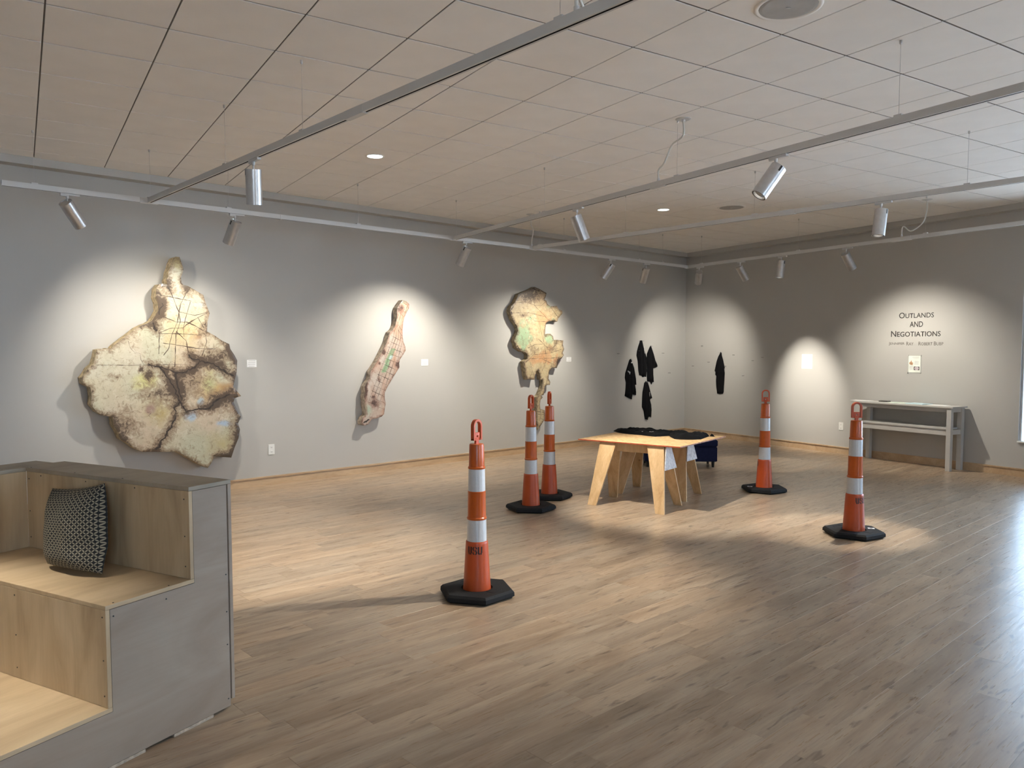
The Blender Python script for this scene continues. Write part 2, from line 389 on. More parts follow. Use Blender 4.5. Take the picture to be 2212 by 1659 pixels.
# ceiling : tee grid, tiles of their own below it
ce = struct('ceiling', MB().box(((XL+12)/2, (YF+13)/2, HC+.0562), (12-XL, 13-YF, .1)), M_grid)
TX, TY, U = .17211, 4.93533, .6096
FW = .145                                # soffit width
tm = MB().box((0, 0, .003), (U-.0090, U-.0165, .006)).mesh('tile', .001); tm.materials.append(M_tile)
tiles = []; far = MB()
for i in range(-9, 19):
    for j in range(-17, 11):
        x, y = TX+(i+.5)*U, TY+(j+.5)*U
        cs = [Vector((x+a*U/2, y+b*U/2, 0)) for a in (-1, 1) for b in (-1, 1)]
        dmin = [max(q.dot(nA)-(dA-FW) for q in cs), max(q.dot(nB)-(dB-FW) for q in cs)]
        if all(q.dot(nA) > dA-FW or q.dot(nB) > dB-FW for q in cs) and not in_room(Vector((x, y, 0)), FW): continue
        if x < XL or y < YF: continue
        q = project(Vector((x, y, HC))); vis = any((lambda q: q and -40 < q[0] < 2250 and -60 < q[1] < 620)(project(Vector((c.x, c.y, HC)))) for c in cs)
        me = tm
        if max(dmin) > -.004:
            me = tm.copy(); bm = bmesh.new(); bm.from_mesh(me)
            for n_, d_ in ((nA, dA-FW-.003), (nB, dB-FW-.003)):
                bmesh.ops.bisect_plane(bm, geom=bm.verts[:]+bm.edges[:]+bm.faces[:], plane_co=n_*d_-Vector((x, y, 0)), plane_no=n_, clear_outer=True)
            if len(bm.verts) < 4: bm.free(); continue
            bm.to_mesh(me); bm.free()
        tiles.append((not vis, Vector((x, y, 0)).length, x, y, me))
tiles.sort(key=lambda t: t[:2])
for k, (nv, d, x, y, me) in enumerate(tiles):
    if not nv and k < 298:
        o = bpy.data.objects.new('tile', me); COL.objects.link(o); o.parent = ce; o.location = (x, y, HC)
    else:
        far.add([Vector(v.co)+Vector((x, y, HC)) for v in me.vertices], [tuple(p.vertices) for p in me.polygons])
link('outlying_tiles', far.mesh('outlying_tiles'), M_tile, ce, kind='stuff')
# dropped soffit round the room edge
def soffit(name, P, nn, s0, s1, w=FW, h=.075):
    o = struct(name, MB().slab([P(s0, HC-h, w), P(s1, HC-h, w), P(s1, HC-h, -.02), P(s0, HC-h, -.02)], Vector((0, 0, h+.02))), M_trim)
soffit('trim_1', Apt, nA, sA0, sAc+.02)
soffit('trim_2', Bpt, nB, -5.2, sBc-.03)

# ---------------------------------------------------------------- lighting tracks
ZB = ZT-.045
def line_at(u, v): return onz(u, v, ZB)
eT = Matrix.Rotation(radians(10.13), 3, 'Z') @ Vector((1, 0, 0)); eP = Matrix.Rotation(radians(-79.85), 3, 'Z') @ Vector((1, 0, 0))
m0 = line_at(336, 441); m0.z = 0
TR = {}
TR['main'] = (m0, eT, (line_at(5, 399)-m0).dot(eT), (line_at(1485, 579)-m0).dot(eT))
def on_main(u):  # point of the main track seen at image column u
    return hit_track('main', u)
def hit_track(k, u):
    p, d = TR[k][:2]; r = ray(u, 500); r = Vector((r.x, r.y, 0)); # solve p + d t = r s
    det = d.x*(-r.y)+d.y*r.x
    t_ = (-(p.x)*(-r.y)-(p.y)*r.x)/det
    q = p+d*t_; return Vector((q.x, q.y, 0))
j2 = on_main(323)
TR['two'] = (j2, eP, .03, 11.5)
j3 = on_main(981); e3 = (line_at(2212, 187)-line_at(975, 516)); e3.z = 0; e3.normalize()
TR['three'] = (j3, e3, .03, 12.5)
j4 = on_main(1150)
TR['four'] = (j4, eP, .03, 12.5)
jc = on_main(1486); eB = (line_at(1900, 525)-line_at(1488, 580)); eB.z = 0; eB.normalize(); eB = Vector((-.035, -1, 0)).normalized()
TR['side'] = (jc, eB, .03, 6.6)
tl = {'main': ('long pale lighting track parallel to the map-covered back wall', None),
      'two': ('dark lighting track running overhead from the left end to the top centre', None),
      'three': ('middle lighting track with a cord drop and two cylinder lamps', None),
      'four': ('thin lighting track just right of the middle one, carrying one lamp', None),
      'side': ('lighting track running close along the wall with the lettering', None)}
tracks = {}
def track(k):
    p, d, a, b = TR[k]; n = d.cross(Vector((0, 0, 1)))
    L = b-a
    M = frame(p+d*a+Vector((0, 0, ZB)), d, n, Vector((0, 0, 1)))
    root = thing('lighting_track', p+d*a+Vector((0, 0, ZB)), tl[k][0], 'track light', 'suspended lighting tracks')
    w = .018; h = .045; t = .005
    prof = [(-w, 0), (-.006, 0), (-.006, .016), (.006, .016), (.006, 0), (w, 0), (w, h), (-w, h)]
    mb = MB().slab([M @ Vector((0, x, z)) for x, z in prof], d*L); obj('track_rail', mb, M_track, root, world=True)
    mb = MB().box((L/2, 0, .0155), (L-.01, .0115, .001), M); mb.box((L/2, -.0056, .008), (L-.01, .0008, .0155), M); mb.box((L/2, .0056, .008), (L-.01, .0008, .0155), M)
    obj('contact_slot', mb, M_slot, root, world=True)
    tracks[k] = (root, M, p, d, a)
    return root
for k in TR: track(k)
def joint(k, u, L=.10, m=None, name='track_joint'):
    root, M, p, d, a = tracks[k]; x = (hit_track(k, u)-p).dot(d)-a
    obj(name, MB().box((x, 0, .021), (L, .040, .050), M), m or M_track, root, .002, world=True)
joint('main', 323, .16); joint('main', 985, .16); joint('main', 1150, .14); joint('main', 606, .012); joint('main', 1484, .07)
joint('two', 772, .20); joint('three', 1420, .17); joint('four', 1700, .16); joint('side', 1948, .26)
def wire(k, u, z1=HC):
    root, M, p, d, a = tracks[k]; q = hit_track(k, u); x = (q-p).dot(d)-a
    w = obj('hanger_wire', MB().tube([q+Vector((0, 0, ZT+.01)), q+Vector((0, 0, z1+.002))], .0013, 6), M_alu, root, world=True)
    mb = MB().box((x, 0, .0505), (.05, .03, .012), M); obj('hanger_clip', mb, M_track, root, .001, world=True)
    mb = MB().tube([q+Vector((0, 0, HC)), q+Vector((0, 0, HC-.016)), q+Vector((0, 0, HC-.024))], [.0085, .0085, .004], 8)
    obj('ceiling_gripper', mb, M_alu, root, world=True)
for k, us in (('main', (78, 327, 495, 774, 986, 1218.5, 1381, 1432)), ('two', (490, 657, 1208)), ('three', (1176, 1461, 1934)),
              ('four', (1351, 1629, 2086, 1166)), ('side', (1516, 1725, 1999.5))):
    for u in us: wire(k, u)
# power feeds: canopy on the ceiling and a loose cord down to the track
def feed(label, can, k, u, bulge, r=.063):
    c = onz(can[0], can[1], HC); q = hit_track(k, u)+Vector((0, 0, ZT))
    root = thing('power_feed', c, label, 'canopy', 'cord feeds of the tracks')
    obj('canopy', MB().lathe([(0.001, -.022), (.014, -.022), (.016, -.008), (r*.8, -.007), (r, -.002), (r, .0)], 28, Matrix.Translation(c)), M_track, root, world=True, smooth=False)
    P = [c+Vector((0, 0, -.02)), c+Vector((0, 0, -.09))]
    pts = []
    ctrl = [c+Vector((0, 0, -.02)), c+Vector((0, 0, -.13))] + [c.lerp(q, t_)+Vector(b) for t_, b in bulge] + [q+Vector((0, 0, .09)), q+Vector((0, 0, .004))]
    for i in range(len(ctrl)-1):
        p0, p1, p2, p3 = ctrl[max(i-1, 0)], ctrl[i], ctrl[i+1], ctrl[min(i+2, len(ctrl)-1)]
        for s in range(8):
            t_ = s/8; pts.append(.5*((2*p1)+(p2-p0)*t_+(2*p0-5*p1+4*p2-p3)*t_*t_+(3*p1-p0-3*p2+p3)*t_**3))
    pts.append(ctrl[-1])
    obj('cord', MB().tube(pts, .0075, 8), M_cord, root, world=True, smooth=True)
    obj('cord_gland', MB().lathe([(.012, .002), (.012, .022), (.007, .03)], 12, Matrix.Translation(q), closed=True), M_track, root, world=True)
feed('round canopy with s-curved white cord above the middle track', (1476, 257), 'three', 1421, [(.45, (0, 0, .02)), (.75, (0, 0, .03))])
feed('small canopy with cord sagging sideways near the lettered wall', (2003, 431), 'side', 1948, [(.35, (0, -.06, -.13)), (.62, (0, 0, -.10)), (.85, (0, .02, .06))])
feed('cord feed of the left overhead track, cut by the top edge', (1325, -42), 'two', 1243, [(.5, (.02, .02, -.03)), (.8, (0, 0, -.02))])
feed('cord feed dropping to the back wall track, half hidden behind a track', (1147, 463), 'main', 1149, [(.5, (.03, 0, 0))])

# cylinder track heads
RC, LC = .056, .245
def head_mesh():
    z = Vector((0, 0, 1)); o = {}
    # cylinder axis along -Z from the pivot; origin at the pivot near its top
    body = MB().lathe([(.001, .030), (RC-.006, .030), (RC-.004, .036), (RC, .036), (RC, .036-LC), (RC-.004, .036-LC), (RC-.004, .055-LC), (RC-.010, .075-LC), (.001, .075-LC)], 36)
    o['lamp_body'] = (body.mesh('lamp_body'), M_alu)
    rim = MB().lathe([(RC-.0035, .0375-LC), (RC-.0035, .052-LC), (RC-.011, .058-LC), (RC-.011, .0375-LC), (RC-.0035, .0375-LC)], 36)
    o['lamp_rim'] = (rim.mesh('lamp_rim'), M_blk)
    lens = MB().lathe([(.001, .070-LC), (.030, .070-LC)], 28); lens.add([], [])
    refl = MB().lathe([(.030, .0705-LC), (.043, .056-LC)], 28)
    o['lens'] = (lens.mesh('lens'), M_lens); o['reflector'] = (refl.mesh('reflector'), M_refl)
    slot = MB().box((RC+.0002, 0, .012), (.002, .014, .040)); o['pivot_slot'] = (slot.mesh('pivot_slot', .0), M_blk)
    for k, (me, m) in o.items():
        me.materials.append(m)
        if k in ('lamp_body', 'lens', 'reflector'):
            for p in me.polygons: p.use_smooth = abs(p.normal.z) < .5
    return o
HEAD = head_mesh()
def head(k, u, target, label, power, size, blend=.55, color=WARM, group=None):
    p, d = TR[k][:2]; q = (p+d*-u if u < 0 else hit_track(k, u))+Vector((0, 0, ZB))
    root = thing('track_lamp', q, label, 'spotlight', group or 'cylinder lamps on the tracks')
    n = d.cross(Vector((0, 0, 1)))
    M = frame(q, d, n, Vector((0, 0, 1)))
    ad = obj('track_adapter', MB().box((.02, 0, -.0095), (.15, .028, .016), M).box((-.03, 0, -.0175), (.05, .022, .018), M), M_track, root, .0015, world=True)
    stem = obj('stem', MB().tube([q+Vector((0, 0, -.012)), q+Vector((0, 0, -.04)), q+Vector((0, 0, -.045)), q+Vector((0, 0, -.115))], [.013, .011, .0065, .0065], 12), M_track, root, world=True)
    piv = q+Vector((0, 0, -.105)); tgt = Vector(target); ax = (tgt-piv).normalized()
    hor = Vector((ax.x, ax.y, 0)); side = Vector((-hor.y, hor.x, 0)).normalized() if hor.length > .01 else n
    x = side; y = (-ax).cross(x)
    Mh = frame(piv, x, y, -ax); Ml = Matrix.Translation(-q) @ Mh
    for nm, (me, m) in HEAD.items():
        o = bpy.data.objects.new(nm, me); COL.objects.link(o); o.parent = root; o.matrix_local = Ml
    L = bpy.data.lights.new('lamp_beam', 'SPOT'); L.energy = power*LAMP_W; L.color = color; L.spot_size = radians(size); L.spot_blend = blend; L.shadow_soft_size = .022
    lo = bpy.data.objects.new('lamp_beam', L); COL.objects.link(lo); lo.parent = root
    lo.matrix_local = Ml @ Matrix.Translation((0, 0, .062-LC))
    return root
W1 = 240; WW = 128
BENCH_T = (-.45, 3.5, .24)
head('main', 148, onA(440, 890, .1), 'leftmost cylinder lamp, tilted towards the largest map relief', WW*0.62, 104, 0.8)
head('main', 508, onA(360, 900, .1), 'cylinder lamp leaning left, above and right of the largest relief', WW*0.74, 106, 0.8)
head('main', 1007, onA(852, 880, .1), 'cylinder lamp leaning left over the long narrow map relief', WW*1.35, 108, 0.8)
head('main', 1320, onA(1130, 870, .1), 'cylinder lamp on the back track lighting the ragged relief', WW*1.4, 106, 0.8)
head('main', 1396, onA(1312, 860, .1), 'last cylinder lamp of the back track before the room corner', WW*0.12, 60, 1.0)
head('side', 1511.5, (CORN+Vector((0, 0, .60))), 'small cylinder lamp hanging nearly straight, right beside the corner', WW*1.1, 92, 0.9)
head('side', 1600, onB(1746, 846), 'second cylinder lamp from the corner on the lettered wall track', WW*2.6, 42, 1.0)
head('side', 1689, onz(1640, 1000, 0), 'cylinder lamp showing its bright lens above the small white sheet', W1*.4, 40, .6)
head('side', 1829, onB(1985, 870), 'cylinder lamp turned right towards the wall lettering', WW*1.15, 98, 0.85)
head('two', 550, onz(575, 1190, 0), 'upright cylinder lamp with lit rim on the left overhead track', W1*1.1, 70, .6)
head('three', 1246, onz(1430, 975, .6), 'cylinder lamp leaning right over the work table', W1*1.35, 58, .7)
head('three', 1673, Vector((2.65, 4.55, 0)), 'largest cylinder lamp, lens glowing, tilted left over the floor', W1*1.15, 74, 0.95)
head('four', 1902, onz(1815, 1145, 0), 'cylinder lamp with glowing lens above the right marker post', W1*.9, 36, .6)

# unseen lamps added behind the camera for warm bounce (negative = metres along the track)
for k, d_, tg in (('two', -8.0, (-1.6, -3.4, 0)), ('two', -9.4, (1.0, -5, 1.3)), ('two', -10.8, (3.4, -5, 1.3)), ('three', -7.9, (3.6, -3.2, 0)), ('three', -9.6, (2.8, -2.4, 0)),
                  ('three', -11.4, (5.2, -3.8, 0)), ('four', -8.4, (8.4, -3.0, 0)), ('four', -10.2, (8.6, -2.2, 0)), ('four', -12, (6.0, -3.6, 0))):
    head(k, d_, tg, 'unseen track lamp added behind the camera for warm bounce', W1*.85, 76, .8)
TR['left'] = (Vector((-1.17, 7.01, 0)), eP, 0, 9)
tl['left'] = ('lighting track left of the picture above the bench', None); track('left')
head('left', -2.9, BENCH_T, 'track lamp left of the picture aimed at the bench steps', W1*.85, 50, 1.0)
for d_, tg in ((-5.6, (-4.2, 1.0, 0)), (-7.0, (-3.6, -1.6, 0)), (-1.2, (-5, 6.0, 1.4))): head('left', d_, tg, 'unseen track lamp added left of the picture to light the room', W1*.8, 70, .9)  # further unseen lamps, added to light the room off to the left

# ---------------------------------------------------------------- ceiling fittings
def speaker(u, v, r, label):
    c = onz(u, v, HC); root = thing('ceiling_speaker', c, label, 'speaker', 'round ceiling speakers')
    Mt = Matrix.Translation(c)
    obj('speaker_ring', MB().lathe([(r*1.02, -.004), (r*1.10, -.007), (r*1.17, -.005), (r*1.19, 0)], 48, Mt), M_tile, root, world=True, smooth=True)
    obj('speaker_grille', MB().lathe([(.001, -.0065), (r*.9, -.0065), (r*1.01, -.0045), (r*1.02, 0)], 48, Mt), simple('grille_mesh', (.42, .41, .40), .7, bump=.5, bscale=600), root, world=True)
    obj('grille_badge', MB().box((0, 0, -.0085), (.028, .006, .003), Mt @ Matrix.Rotation(-.5, 4, 'Z')), M_track, root, .0008, world=True)
speaker(1703, 14, .15, 'large round ceiling speaker cut by the top edge of the picture')
speaker(1580, 448, .15, 'distant round ceiling speaker beside a lit downlight')
def downlight(loc, label, grp='small round downlights'):
    root = thing('downlight', loc, label, 'ceiling light', grp); Mt = Matrix.Translation(loc)
    obj('downlight_trim', MB().lathe([(.072, -.002), (.078, -.005), (.088, -.004), (.090, 0)], 40, Mt), M_white, root, world=True, smooth=True)
    obj('downlight_lens', MB().lathe([(.001, -.0025), (.0725, -.0025)], 40, Mt), M_down, root, world=True)
    L = bpy.data.lights.new('downlight_glow', 'SPOT'); L.energy = 26; L.spot_size = radians(130); L.spot_blend = 1; L.color = (.95, 1, .97); L.shadow_soft_size = .07
    lo = bpy.data.objects.new('downlight_glow', L); COL.objects.link(lo); lo.parent = root; lo.location = (0, 0, -.02)
downlight(onz(810, 337.5, HC), 'lit round downlight left of the middle of the ceiling')
downlight(onz(1433, 453, HC), 'lit round downlight far back in the middle of the ceiling')

# ---------------------------------------------------------------- stepped plywood bench
th = radians(29.5); Be = Vector((cos(th), sin(th), 0)); Bl = Vector((-sin(th), cos(th), 0)); BO = Vector((.584, 3.486, 0))
bench = thing('stepped_bench', BO, 'tall stepped plywood corner bench with a cushion on its seat, at left', 'bench', rz=th)
t_ = .018; ZL, ZS, ZW = 1.044, .647, .245; D1, D2 = -.391, -.80; WL = 1.17; LD = .225; zb0 = .013
def bb(name, d0, d1, w0, w1, z0, z1, m, bev=.0012, lab=None):
    o = obj(name, MB().box(((d0+d1)/2, (w0+w1)/2, (z0+z1)/2), (d1-d0, w1-w0, z1-z0)), m, bench, bev)
    if lab: o['label'] = lab
    return o
# local frame of bench: x = d (depth), y = w (length)
side = [(D2+.003, zb0), (LD-t_-.003, zb0), (LD-t_-.003, ZL-t_-.002), (t_+.003, ZL-t_-.002), (t_+.003, ZS-t_-.003), (D1+t_+.003, ZS-t_-.003), (D1+t_+.003, ZW-t_-.003), (D2+.003, ZW-t_-.003)]
obj('side_panel', MB().slab([Vector((d, .004, z)) for d, z in side], Vector((0, t_, 0))), M_plyunlit, bench, .0012)
obj('side_reveal', MB().slab([Vector((d, .009, z)) for d, z in [(D2+.001, zb0+.002), (LD-t_-.0005, zb0+.002), (LD-t_-.0005, ZL-t_-.0005), (t_+.0005, ZL-t_-.0005), (t_+.0005, ZS-t_-.0005), (D1+t_+.0005, ZS-t_-.0005), (D1+t_+.0005, ZW-t_-.0005), (D2+.001, ZW-t_-.0005)]], Vector((0, .006, 0))), M_dark, bench)
bb('top_ledge', 0, LD, 0, 1.22, ZL-t_, ZL, M_plydim)
bb('return_ledge', -1.25, .165, 1.2215, 1.37, ZL-t_, ZL, M_plydim)
bb('return_ledge', -1.25, -.001, WL, 1.2200, ZL-t_, ZL, M_plydim)
bb('backrest', 0, t_, .001, WL, ZS, ZL-t_-.0005, M_plyz)
bb('return_backrest', -1.25, -.0005, WL, WL+t_, ZS, ZL-t_-.0005, M_plyz)
bb('seat', D1, t_, 0, WL+t_, ZS-t_, ZS-.0005, M_plyx)
bb('return_seat', -1.25, D1-.001, .96, WL+t_, ZS-t_, ZS-.0005, M_plyx)
bb('riser', D1, D1+t_, .001, .96, ZW, ZS-t_-.0005, M_plyz)
bb('tread', D2, D1+t_, 0, .96, ZW-t_, ZW-.0005, M_plyx)
bb('riser', D2, D2+t_, .025, .96, zb0, ZW-t_-.0005, M_plyz)
bb('return_riser', -1.25, D2-.001, .96, .96+t_, ZW, ZS-t_-.0005, M_plyz)
bb('rear_panel', LD-t_, LD, 0, 1.22, zb0+.03, ZL-t_-.0005, M_plyunlit)
bb('rear_batten', LD+.0005, LD+.008, .02, 1.20, zb0+.02, ZL-.01, M_plyedge)
for a, b in ((-.10, .105), (-.45, -.235), (-.80, -.50)): bb('shim', a, b, .002, .06, 0, zb0-.0005, M_plyedge, .0008)
bb('base_frame', D2+.05, LD-.06, .09, .12, 0, zb0+.05, M_dark)
mb = MB()
def scr(d, w, z, ax):
    p = Vector((d, w, z)); a = {'x': Vector((1, 0, 0)), 'y': Vector((0, 1, 0)), 'z': Vector((0, 0, 1))}[ax]
    mb.tube([p-a*.0012, p+a*.0012], .0032, 8)
for z in (.70, .83, .99): scr(-.0002, .03, z, 'x'); scr(-.0002, 1.15, z, 'x')
for z in (.29, .43, .60): scr(D1-.0002, .02, z, 'x'); scr(D1-.0002, .60, z, 'x')
for z in (.05, .3, .45, .62): scr(.19, .0038, z, 'y')
for d, z in ((D1+.035, ZS-.05), (D2+.1, .15), (-.12, ZS-.05)): scr(d, .0038, z, 'y')
for w in (.35, .7, 1.05): scr(-.0, w, 1.012, 'x'); scr(.012, w+.1, ZL+.0002, 'z')
for d in (-.35, -.1): scr(d, .012, ZS, 'z')
obj('screw_heads', mb, M_blk, bench, kind='stuff')

# cushion
def cushion():
    pl = lambda u, v, d: (lambda r: C0+r*((BO.dot(Be)+d)/(Be.x*r.x+Be.y*r.y)))(ray(u, v))
    TLc, TRc = pl(118, 1054, -.03), pl(232, 1043, -.03); BLc, BRc = onz(108, 1218, ZS+.012), onz(226, 1241, ZS+.012)
    BLc = BLc; ctr = (TLc+TRc+BLc+BRc)/4
    root = thing('cushion', (ctr.x, ctr.y, ZS), 'square cushion patterned in black and tan petals, propped on the plywood bench', 'cushion', rz=th)
    M_ = NT('petal_cloth'); uv = M_.n('ShaderNodeUVMap'); mp = M_.n('ShaderNodeMapping'); mp.inputs['Rotation'].default_value = (0, 0, pi/4); mp.inputs['Scale'].default_value = (22, 22, 1); M_.l(uv.outputs[0], mp.inputs[0])
    fr = M_.n('ShaderNodeVectorMath', operation='FRACTION'); M_.l(mp.outputs[0], fr.inputs[0])
    tot = None
    for cx in (0, 1):
        for cy in (0, 1):
            ds = M_.n('ShaderNodeVectorMath', operation='DISTANCE'); M_.l(fr.outputs[0], ds.inputs[0]); ds.inputs[1].default_value = (cx, cy, 0)
            l_ = M_.math('LESS_THAN', ds.outputs['Value'], .665); tot = l_ if tot is None else M_.math('ADD', tot, l_)
    k = M_.math('GREATER_THAN', tot, 1.5)
    M_.set(Base_Color=M_.mix(k, (.012, .012, .014), (.30, .27, .20)), Roughness=.9)
    wv = M_.n('ShaderNodeTexNoise', i_Scale=180.0); M_.l(M_.n('ShaderNodeTexCoord').outputs['Object'], wv.inputs[0]); M_.bump(wv.outputs[0], .3, .002)
    N = 36; V = []; Fc = []; UV = []
    outn = -Be
    for sd in (1, -1):
        for j in range(N+1):
            for i in range(N+1):
                a, b = i/N, j/N; x, y = 2*a-1, 2*b-1
                pin = .05*(1-abs(y)**2); piny = .07*(1-abs(x)**2)
                xx, yy = x*(1-pin*.7*(abs(x)**3)), y*(1-(piny if y > 0 else .02)*(abs(y)**3))
                A_, B_ = (xx+1)/2, (yy+1)/2
                p = (BLc*(1-A_)+BRc*A_)*(1-B_)+(TLc*(1-A_)+TRc*A_)*B_
                th_ = ((1-abs(x)**2.6)*(1-abs(y)**2.6))**.55*(.085 if sd > 0 else .045)
                if sd > 0: th_ += .012*noise.noise(Vector((x*2.1, y*2.1, 3)))*(1-abs(x)**4)*(1-abs(y)**4) + .010*exp(-((x-.7)**2*9+(y+.35)**2*22))*-1.6
                p = p+outn*th_*sd+outn*.012
                p = p + (BRc-BLc)*.10*max(0, x)**2*(1-y*y)*(1 if sd > 0 else .6)*.9
                if p.z < ZS+.003: p.z = ZS+.003
                V.append(p); UV.append((a*1.0, b*1.12))
        o_ = 0 if sd > 0 else (N+1)**2
        for j in range(N):
            for i in range(N):
                q = (o_+j*(N+1)+i, o_+j*(N+1)+i+1, o_+(j+1)*(N+1)+i+1, o_+(j+1)*(N+1)+i); Fc.append(q if sd > 0 else q[::-1])
    me = bpy.data.meshes.new('cushion_cover'); me.from_pydata([tuple(v) for v in V], [], Fc)
    ul = me.uv_layers.new(name='UVMap')
    for lp in me.loops: ul.data[lp.index].uv = UV[lp.vertex_index]
    bm = bmesh.new(); bm.from_mesh(me); bmesh.ops.remove_doubles(bm, verts=bm.verts[:], dist=.0008); bmesh.ops.recalc_face_normals(bm, faces=bm.faces); bm.to_mesh(me); bm.free()
    link('cushion_cover', me, M_.m, root, world=True, smooth=True)
cushion()

# ---------------------------------------------------------------- channelizer posts ("grabber" traffic posts)
RB = .252
def post_parts():
    P = {}
    hexs = lambda r, z, a=0: [Vector((r*cos(radians(60*k)), r*sin(radians(60*k)), z)) for k in range(6)]
    b = MB(); lv = [(RB-.022, 0), (RB+.006, .016), (RB+.004, .040), (RB-.012, .054)]
    V = []
    for r, z in lv: V += hexs(r, z)
    Fs = [tuple(range(6))[::-1]] + [(i*6+k, i*6+(k+1) % 6, (i+1)*6+(k+1) % 6, (i+1)*6+k) for i in range(3) for k in range(6)]
    b.add(V, Fs)
    # top face with a recessed round seat for the post
    n0 = len(b.v); seg = 36; ring = [Vector((.104*cos(2*pi*k/seg), .104*sin(2*pi*k/seg), .054)) for k in range(seg)]; b.v += [tuple(p) for p in ring]
    hx = [18+k for k in range(6)]
    for k in range(6):
        a = n0+k*6; b.f.append((hx[k], hx[(k+1) % 6], n0+((k+1)*6) % seg, *[n0+(k*6+q) % seg for q in (5, 4, 3, 2, 1, 0)])); b.mi.append(0)
    n1 = len(b.v); b.v += [(p.x*.97, p.y*.97, .040) for p in ring]
    for k in range(seg): b.f.append((n0+k, n1+k, n1+(k+1) % seg, n0+(k+1) % seg)); b.mi.append(0)
    b.f.append(tuple(n1+k for k in range(seg))); b.mi.append(0)
    P['rubber_base'] = (b.mesh('rubber_base', .0), M_rub, False)
    g = MB()
    for a in (100, 280):   # hand slots pressed into the rubber, as raised lips
        Mr = Matrix.Rotation(radians(a), 4, 'Z')
        g.box((.165, 0, .0545), (.012, .085, .003), Mr); g.box((.135, -.04, .0545), (.06, .008, .003), Mr)
    P['base_rib'] = (g.mesh('base_rib', .0008), M_rub, False)
    z0 = .041
    lo = MB().lathe([(.092, z0), (.0905, z0+.03), (.074, .352), (.0725, .366), (.068, .371)], 48)
    P['lower_cone'] = (lo.mesh('lower_cone'), M_or, True)
    P['white_band'] = (MB().lathe([(.0655, .366), (.0655, .372), (.0625, .512), (.0625, .517)], 48).mesh('white_band'), M_refw, True)
    mid = MB().lathe([(.064, .512), (.0658, .516), (.0658, .524), (.0605, .530), (.0585, .690), (.0595, .698), (.055, .702)], 48)
    P['orange_band'] = (mid.mesh('orange_band'), M_orr, True)
    P['white_band.u'] = (MB().lathe([(.0565, .698), (.0565, .702), (.0545, .846), (.0545, .850)], 48).mesh('white_band'), M_refw, True)
    up = MB().lathe([(.0555, .846), (.0572, .850), (.0572, .858), (.0515, .864), (.0485, 1.000), (.046, 1.009), (.040, 1.011), (.001, 1.012)], 48)
    P['upper_tube'] = (up.mesh('upper_tube'), M_orr, True)
    h = MB()      # handle: neck, drilled plate with shoulders and a looped grip, in the local XZ plane
    tk = .010
    neck = [(-.016, 1.010), (.016, 1.010), (.013, 1.028), (.022, 1.036), (-.022, 1.036), (-.013, 1.028)]
    h.slab([Vector((x, -tk*.8, z)) for x, z in neck], Vector((0, tk*1.6, 0)))
    # plate with hole: ring of quads
    seg = 16; hole = [(.0065*cos(2*pi*k/seg), 1.060+.0065*sin(2*pi*k/seg)) for k in range(seg)]
    def sq(k):
        a = 2*pi*k/seg; c, s_ = cos(a), sin(a); m = max(abs(c)/.026, abs(s_)/.0245); return (c/m, 1.0600+s_/m)
    out = [sq(k) for k in range(seg)]
    n = len(h.v)
    for y in (-tk*.7, tk*.7):
        h.v += [(x, y, z) for x, z in hole]+[(x, y, z) for x, z in out]
    for k in range(seg):
        k2 = (k+1) % seg; A_, B_ = n, n+2*seg
        for q in ((A_+k, A_+k2, A_+seg+k2, A_+seg+k), (B_+k, B_+seg+k, B_+seg+k2, B_+k2), (A_+seg+k, A_+seg+k2, B_+seg+k2, B_+seg+k), (A_+k, B_+k, B_+k2, A_+k2)): h.f.append(q); h.mi.append(0)
    path = [(-.0375, 1.034)]+[(-.0375, 1.034+i*.0925/5) for i in range(1, 6)]+[(-.0375*cos(pi*k/10), 1.1265+.0375*sin(pi*k/10)) for k in range(1, 10)]+[(.0375, 1.1265-i*.0925/5) for i in range(0, 6)]
    w = .0075; V = []
    for i, (x, z) in enumerate(path):
        a = path[max(i-1, 0)]; c = path[min(i+1, len(path)-1)]; dx, dz = c[0]-a[0], c[1]-a[1]; L = sqrt(dx*dx+dz*dz); nx, nz = -dz/L, dx/L
        V += [Vector((x+nx*w, -.013, z+nz*w)), Vector((x-nx*w, -.013, z-nz*w)), Vector((x-nx*w, .013, z-nz*w)), Vector((x+nx*w, .013, z+nz*w))]
    Fs = [(i*4+k, i*4+(k+1) % 4, (i+1)*4+(k+1) % 4, (i+1)*4+k) for i in range(len(path)-1) for k in range(4)]
    Fs += [(0, 1, 2, 3), tuple((len(path)-1)*4+k for k in (3, 2, 1, 0))]
    h.add(V, Fs)
    h.slab([Vector((x, -.011, z)) for x, z in ((-.045, 1.034), (-.025, 1.034), (-.025, 1.046), (-.045, 1.046))], Vector((0, .022, 0)))
    h.slab([Vector((x, -.011, z)) for x, z in ((.045, 1.034), (.025, 1.034), (.025, 1.046), (.045, 1.046))], Vector((0, .022, 0)))
    P['loop_handle'] = (h.mesh('loop_handle', .0008), M_or, False)
    for k, (me, m, s) in P.items():
        me.materials.append(m)
        if s:
            for p in me.polygons: p.use_smooth = True
    return P
PP = post_parts()
def smooth_split(me):
    try: me.set_sharp_from_angle(angle=radians(40))
    except Exception: pass
for k in PP: smooth_split(PP[k][0])
smooth_split(HEAD['lamp_body'][0])
LET = {'W': ["##.#.##", "##.#.##", "##.#.##", "##.#.##", "##.#.##", "##.#.##", "##.#.##", "##.#.##", ".##.##.", ".##.##."],
       'S': [".##.##.", "##...##", "##...##", "##.....", ".##.##.", "..#.##.", ".....##", "##...##", "##...##", ".##.##."],
       'U': ["##...##", "##...##", "##...##", "##...##", "##...##", "##...##", "##...##", "##...##", "###.##.", ".##.##."]}
